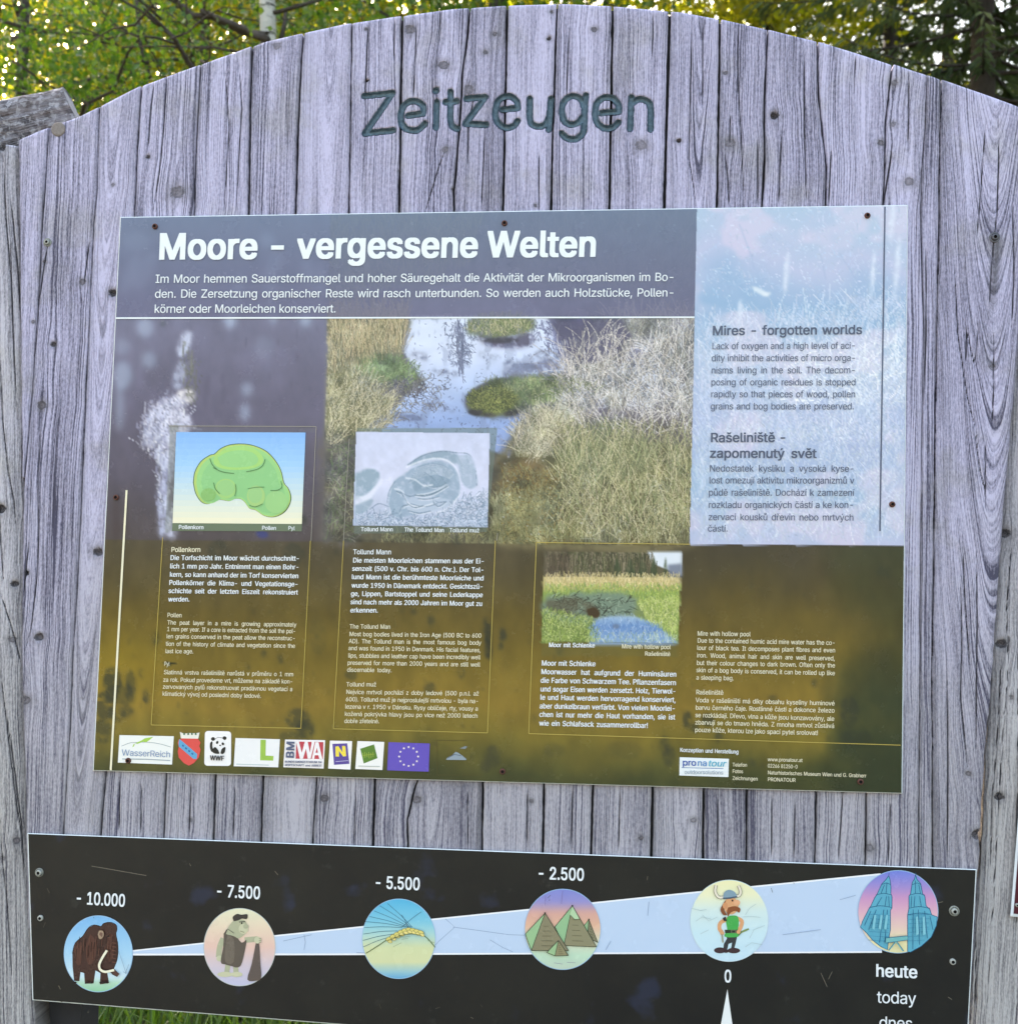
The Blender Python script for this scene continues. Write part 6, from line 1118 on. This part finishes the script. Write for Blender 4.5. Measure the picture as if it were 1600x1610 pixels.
def leaves_mesh(name, C, size, mat, parent, seed, droop=.5, shade=None):
    """C (n,3) leaf bases; each leaf is a folded lozenge of its own"""
    r_ = np.random.default_rng(seed); n_ = len(C); L = size*r_.uniform(.65, 1.25, n_)
    d = r_.normal(0, 1, (n_, 3)); d[:, 2] -= droop*1.2; d /= np.linalg.norm(d, axis=1)[:, None]
    s = np.cross(d, r_.normal(0, 1, (n_, 3))); s /= np.linalg.norm(s, axis=1)[:, None]; nn = np.cross(d, s)
    l_ = L[:, None]; V = np.stack([C, C+d*l_*.42+s*l_*.40+nn*l_*.10, C+d*l_, C+d*l_*.42-s*l_*.40+nn*l_*.10], 1)
    F = (np.arange(n_)[:, None]*4+np.array([0, 1, 2, 3])); sh = np.clip((shade if shade is not None else .45)+r_.normal(0, .2, n_), 0, 1)
    return mesh_np(name, V.reshape(-1, 3), F, mat, parent, attrs={'shade': ('FLOAT', np.repeat(sh, 4))}, smooth=False)
def wiggly(a, b, n_, amp, r_, sag=0.0):
    a, b = np.array(a, float), np.array(b, float); t_ = np.linspace(0, 1, n_)[:, None]; p = a+(b-a)*t_; o = np.cumsum(r_.normal(0, 1, (n_, 3)), 0); o -= o[-1]*t_; p = p+o*amp*np.linalg.norm(b-a)/n_**.5; p[:, 2] += (-4*sag*t_*(1-t_))[:, 0]*-1; return p
def broadleaf(name, label, cat, base, h, r0, lean, crown, nleaf, lsize, leafmat, barkmat, seed, group=None, extra=None, nlimb=22, cl=0.32, per=42):
    """tapered trunk, limbs with twigs, and leaves hung in clumps along them; crown = (z0, z1, radius)"""
    r_ = np.random.default_rng(seed); b = np.array([base[0], base[1], 0.0]); root = empty(name, tuple(b), label, cat, group)
    tp = wiggly(b-[0, 0, .1], b+[lean[0], lean[1], h], 16, .012, r_); rad = np.linspace(r0, r0*.12, 16); mb = MB(); mb.tube(tp, rad, 12); mb.build('trunk', barkmat, root, smooth=True)
    z0, z1, R = crown; mbl = MB(); cl_c = []
    for i in range(nlimb):
        f = (i+.5)/nlimb; z = z0*.8+(z1-z0*.8)*f**.9; k = np.interp(z, tp[:, 2], np.arange(16)); s = np.array([np.interp(k, np.arange(16), tp[:, j]) for j in range(3)])
        az = i*2.4+r_.normal(0, .3); Rr = R*(.35+.65*math.sin(math.pi*min(1, max(.08, (z-z0*.8)/(z1-z0*.8)*.85+.12))))*r_.uniform(.75, 1.1); up_ = r_.uniform(.15, .75)*Rr
        e = s+[math.cos(az)*Rr, math.sin(az)*Rr, up_]; lp_ = wiggly(s, e, 9, .10, r_); lr = np.interp(z, [0, h], [r0*.45, r0*.14]); mbl.tube(lp_, np.linspace(lr, lr*.2, 9), 6, cap=False)
        for j in range(10):
            q_ = lp_[r_.integers(2, 9)]+r_.normal(0, .02, 3); dirv = r_.normal(0, 1, 3); dirv[2] = dirv[2]*.5-.15; dirv /= np.linalg.norm(dirv); ln = R*r_.uniform(.22, .5); e2 = q_+dirv*ln; tw = wiggly(q_, e2, 5, .12, r_); mbl.tube(tw, np.linspace(lr*.22+.0015, .0015, 5), 4, cap=False); cl_c += [tw[2], tw[3], tw[4], tw[4]+[0, 0, -.15*R*r_.random()]]
    mbl.build('limb', M_BARK, root, smooth=True)
    C = np.array(cl_c); w = r_.random(len(C))**1.2+.15; ci = r_.choice(len(C), nleaf, p=w/w.sum()); pts = C[ci]+r_.normal(0, 1, (nleaf, 3))*[cl, cl, cl*.8]*R*.38
    if extra is not None: pts = np.concatenate([pts, extra])
    if lean[0] == 0.0 and lean[1] == .1:                 # the stem of this birch stands clear of its own leaves on the near side
        ok = ~((np.abs(pts[:nleaf, 0]-b[0]-.02) < .10) & (pts[:nleaf, 1] < b[1]+.08)); pts = np.concatenate([pts[:nleaf][ok], pts[nleaf:]]); ci = ci[ok]
    csh = r_.uniform(.2, .7, len(C)); shd = csh[ci]; 
    if extra is not None: shd = np.concatenate([shd, r_.uniform(.2, .7, len(extra))])
    leaves_mesh('crown', pts, lsize, leafmat, root, seed+50, .5, shd); return root
def spray(px_, py_, y_, n_, rx_, ry_, rz_, seed):
    c = P(px_, py_, y_); return c+np.random.default_rng(seed).normal(0, 1, (n_, 3))*[rx_, ry_, rz_]
def at(px_, y_): w = P(px_, 60, y_); return (w[0], y_)
def spruce(label, base, h, r0, R, seed, group, z_start=.06, dens=1.0):
    r_ = np.random.default_rng(seed); b = np.array([base[0], base[1], 0.0]); root = empty('spruce_tree', tuple(b), label, 'spruce', group)
    mb = MB(); mb.tube(np.stack([np.full(12, b[0]), np.full(12, b[1]), np.linspace(-.1, h, 12)], 1)+r_.normal(0, .01, (12, 3)), np.linspace(r0, .012, 12), 10); mb.build('trunk', M_BARK, root, smooth=True)
    mbl = MB(); SP, SD, SL, SS = [], [], [], []; nt_ = int(h*3.2*dens)
    for i in range(nt_):
        z = h*(z_start+(.985-z_start)*(i/nt_)); Rz = R*(1-z/h)**.8+.12; m2 = 11
        for j in range(m2):
            az = r_.uniform(0, 2*np.pi); ln = Rz*r_.uniform(.6, 1.12); s = b+[0, 0, z+r_.normal(0, .08)]; t_ = np.linspace(0, 1, 7)[:, None]; dv = np.array([math.cos(az), math.sin(az), 0])
            p = s+dv*ln*t_+np.array([0, 0, 1])*(-.34*ln*t_+.22*ln*t_**2.5); mbl.tube(p, np.linspace(.018*(1-z/h)+.006, .003, 7), 4, cap=False)
            m3 = int(16+ln*27); tt = r_.uniform(.12, 1, m3); pp = np.stack([np.interp(tt, t_[:, 0], p[:, k]) for k in range(3)], 1); sv = np.cross(dv, [0, 0, 1]); sg = r_.choice([-1, 1], m3)[:, None]
            dd = dv*r_.uniform(.3, 1, (m3, 1))+sv*sg*r_.uniform(.1, .9, (m3, 1))+np.array([0, 0, -1])*r_.uniform(.15, 1.0, (m3, 1)); dd /= np.linalg.norm(dd, axis=1)[:, None]
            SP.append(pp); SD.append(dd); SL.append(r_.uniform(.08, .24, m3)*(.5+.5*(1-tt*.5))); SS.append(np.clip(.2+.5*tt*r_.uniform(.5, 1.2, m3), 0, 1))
    mbl.build('limb', M_BARK, root, smooth=True)
    Pp, D, L, S = np.concatenate(SP), np.concatenate(SD), np.concatenate(SL), np.concatenate(SS); n_ = len(Pp)
    # every spray: a stem of needles, two crossed thin blades with notched outline
    V, F, sh = [], [], []; a0 = np.cross(D, r_.normal(0, 1, (n_, 3))); a0 /= np.linalg.norm(a0, axis=1)[:, None]
    for q in range(2):
        a_ = a0 if q == 0 else np.cross(D, a0); w = .0115
        V.append(np.stack([Pp-a_*w*.5, Pp+D*L[:, None]*.5-a_*w, Pp+D*L[:, None]+[0, 0, -.02], Pp+D*L[:, None]*.5+a_*w], 1)); sh.append(np.repeat(S, 4))
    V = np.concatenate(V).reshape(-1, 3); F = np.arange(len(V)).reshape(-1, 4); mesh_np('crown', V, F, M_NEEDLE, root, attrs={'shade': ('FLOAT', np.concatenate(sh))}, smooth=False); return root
GB = 'broadleaf trees behind the board'; GS = 'spruces behind the board'
# near birch whose white stem shows over the shoulder of the board
b0 = at(424, 3.6)
ex = np.concatenate([spray(px_, py_, y_, n_, .22, .25, .16, 300+i) for i, (px_, py_, y_, n_) in enumerate([(330,-10,4.0,200),(490,-10,4.2,330),(520,10,3.9,200),(375,-50,4.0,200),(280,-20,4.0,240),(560,-30,4.1,300),(640,-40,4.3,260),(470,20,4.3,160)])])
bt = broadleaf('birch_tree', 'birch with white banded stem rising just behind the board', 'birch', b0, 8.0, .082, (.0, .1), (3.0, 8.2, 1.5), 7500, .036, M_LEAF, M_BIRCH, 11, GB, ex, nlimb=16)
mb = MB()
for pts_, y_, r_a, r_b in ([[(421,62),(400,50),(381,34),(337,13),(300,-8)], 3.55, .020, .013], [[(442,60),(440,30),(437,-10)], 3.75, .014, .010], [[(380,82),(330,68),(300,62),(236,54),(170,50)], 3.3, .007, .004], [[(430,20),(470,-5),(500,-30)], 3.6, .012, .008]):
    pa = np.array(pts_, float); w = P(pa[:, 0], pa[:, 1], y_); w[:, 1] += np.linspace(0, .15, len(w)); mb.tube(w, np.linspace(r_a, r_b, len(w)), 6)
mb.build('bough', M_BARK, bt, smooth=True)
# leafy tree at the left edge
b1_ = at(60, 4.4)
ex = np.concatenate([spray(px_, py_, y_, n_, .22, .35, .13, 330+i) for i, (px_, py_, y_, n_) in enumerate([(30,40,4.2,330),(120,50,4.0,260),(20,120,4.2,300),(200,110,4.2,260),(150,5,4.6,240),(70,135,4.0,220),(230,60,4.4,200),(-40,70,4.3,300),(170,140,4.4,220)])])
lt = broadleaf('leafy_tree', 'green leafy tree with thin dark twigs at the upper left', 'tree', b1_, 7.5, .08, (-.3, .3), (2.6, 7.6, 1.9), 8500, .040, M_LEAF, M_BARK, 12, GB, ex)
mb = MB()
for pts_, y_, r_a, r_b in ([[(236,122),(216,62),(208,10),(200,-30)], 4.3, .012, .017], [[(-10,28),(25,36),(60,40),(115,46),(160,52)], 4.0, .013, .006], [[(20,95),(45,110),(62,130)], 3.9, .010, .006], [[(250,30),(290,28),(330,20)], 4.2, .006, .003], [[(0,4),(60,14),(120,8)], 4.2, .008, .004]):
    pa = np.array(pts_, float); w = P(pa[:, 0], pa[:, 1], y_); w[:, 1] += np.linspace(0, .12, len(w)); mb.tube(w, np.linspace(r_a, r_b, len(w)), 6)
mb.build('bough', M_BARK, lt, smooth=True)
broadleaf('leafy_tree', 'sunlit yellow-green tree far behind the white birch stem', 'tree', at(300, 10.5), 12.5, .13, (0, .3), (4.0, 12.5, 2.8), 11000, .095, M_LEAF_SUN, M_BARK, 13, GB, np.concatenate([spray(x_, y__, 10.5+.8*(k_ % 3), 260, .42, .6, .32, 500+k_) for k_, (x_, y__) in enumerate([(30,10),(90,60),(150,10),(210,60),(270,0),(330,50),(390,10),(240,110),(120,120),(180,-20),(340,-30)])]), nlimb=26)
broadleaf('leafy_tree', 'pale green tree far off at the left edge of the picture', 'tree', at(-60, 12.5), 13, .14, (.2, .3), (4.0, 13, 3.0), 9000, .10, M_LEAF_SUN, M_BARK, 14, GB, np.concatenate([spray(x_, y__, 12.4+.7*(k_ % 3), 300, .5, .6, .36, 580+k_) for k_, (x_, y__) in enumerate([(-30,20),(20,60),(70,0),(120,50),(40,120),(0,-20),(100,110),(160,10)])]), nlimb=26)
broadleaf('leafy_tree', 'green tree showing as a thin strip above the crest of the board', 'tree', at(760, 8.0), 10.5, .11, (.2, .2), (3.5, 10.5, 2.4), 18000, .075, M_LEAF, M_BARK, 15, GB, nlimb=24)
broadleaf('leafy_tree', 'tree with leaves coloured sunlit yellow above the right shoulder of the board', 'tree', at(1215, 9.5), 11.5, .10, (.1, .1), (3.5, 11.5, 2.0), 26000, .075, M_LEAF_SUN, M_BARK, 16, GB, np.concatenate([spray(x_, y__, 9.3+.7*(k_ % 3), 420, .34, .5, .26, 540+k_) for k_, (x_, y__) in enumerate([(1150,-10),(1190,20),(1230,0),(1260,40),(1290,10),(1310,60),(1240,-30),(1340,30),(1200,50),(1290,-30)])]), nlimb=24)
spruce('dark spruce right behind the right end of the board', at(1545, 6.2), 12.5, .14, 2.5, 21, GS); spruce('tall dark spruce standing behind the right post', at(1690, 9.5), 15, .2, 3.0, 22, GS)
spruce('spruce half hidden by the sunlit yellow tree', at(1400, 11.5), 14, .2, 2.8, 23, GS); spruce('farthest spruce, between two nearer spruces', at(1490, 14.0), 16, .2, 3.2, 26, GS)
for px_, y_, h_, lb_ in ((190, 15.5, 15, 'tall sunlit yellow-green tree in the back row left of the birch'), (400, 14.0, 14, 'tall sunlit tree in the back row straight behind the birch'), (640, 16, 15, 'back row tree behind the crest left of the middle'), (1010, 15, 14.5, 'back row tree behind the crest right of the middle')):
    broadleaf('leafy_tree', lb_, 'tree', at(px_, y_), h_, .17, (.1, .2), (3.5, h_, 3.6), 22000, .155, M_LEAF_SUN, M_BARK, 60+int(px_) % 37, GB, nlimb=22)

# the wood on the far side of the meadow, one mass
r_ = np.random.default_rng(77); nf = 15000; fx = r_.uniform(-75, 75, nf); fy = 34+r_.uniform(0, 12, nf)+.004*fx**2; top_ = 13+4*vnoise(fx*.35, 5)+2.5*vnoise(fx*1.1, 6); fz = top_*r_.random(nf)**.8
tl_ = leaves_mesh('treeline', np.stack([fx, fy, fz], 1), 1.5, M_NEEDLE, None, 78, .4, .35); tag(tl_, 'dark wood closing the meadow far behind the board', None, None, 'stuff')
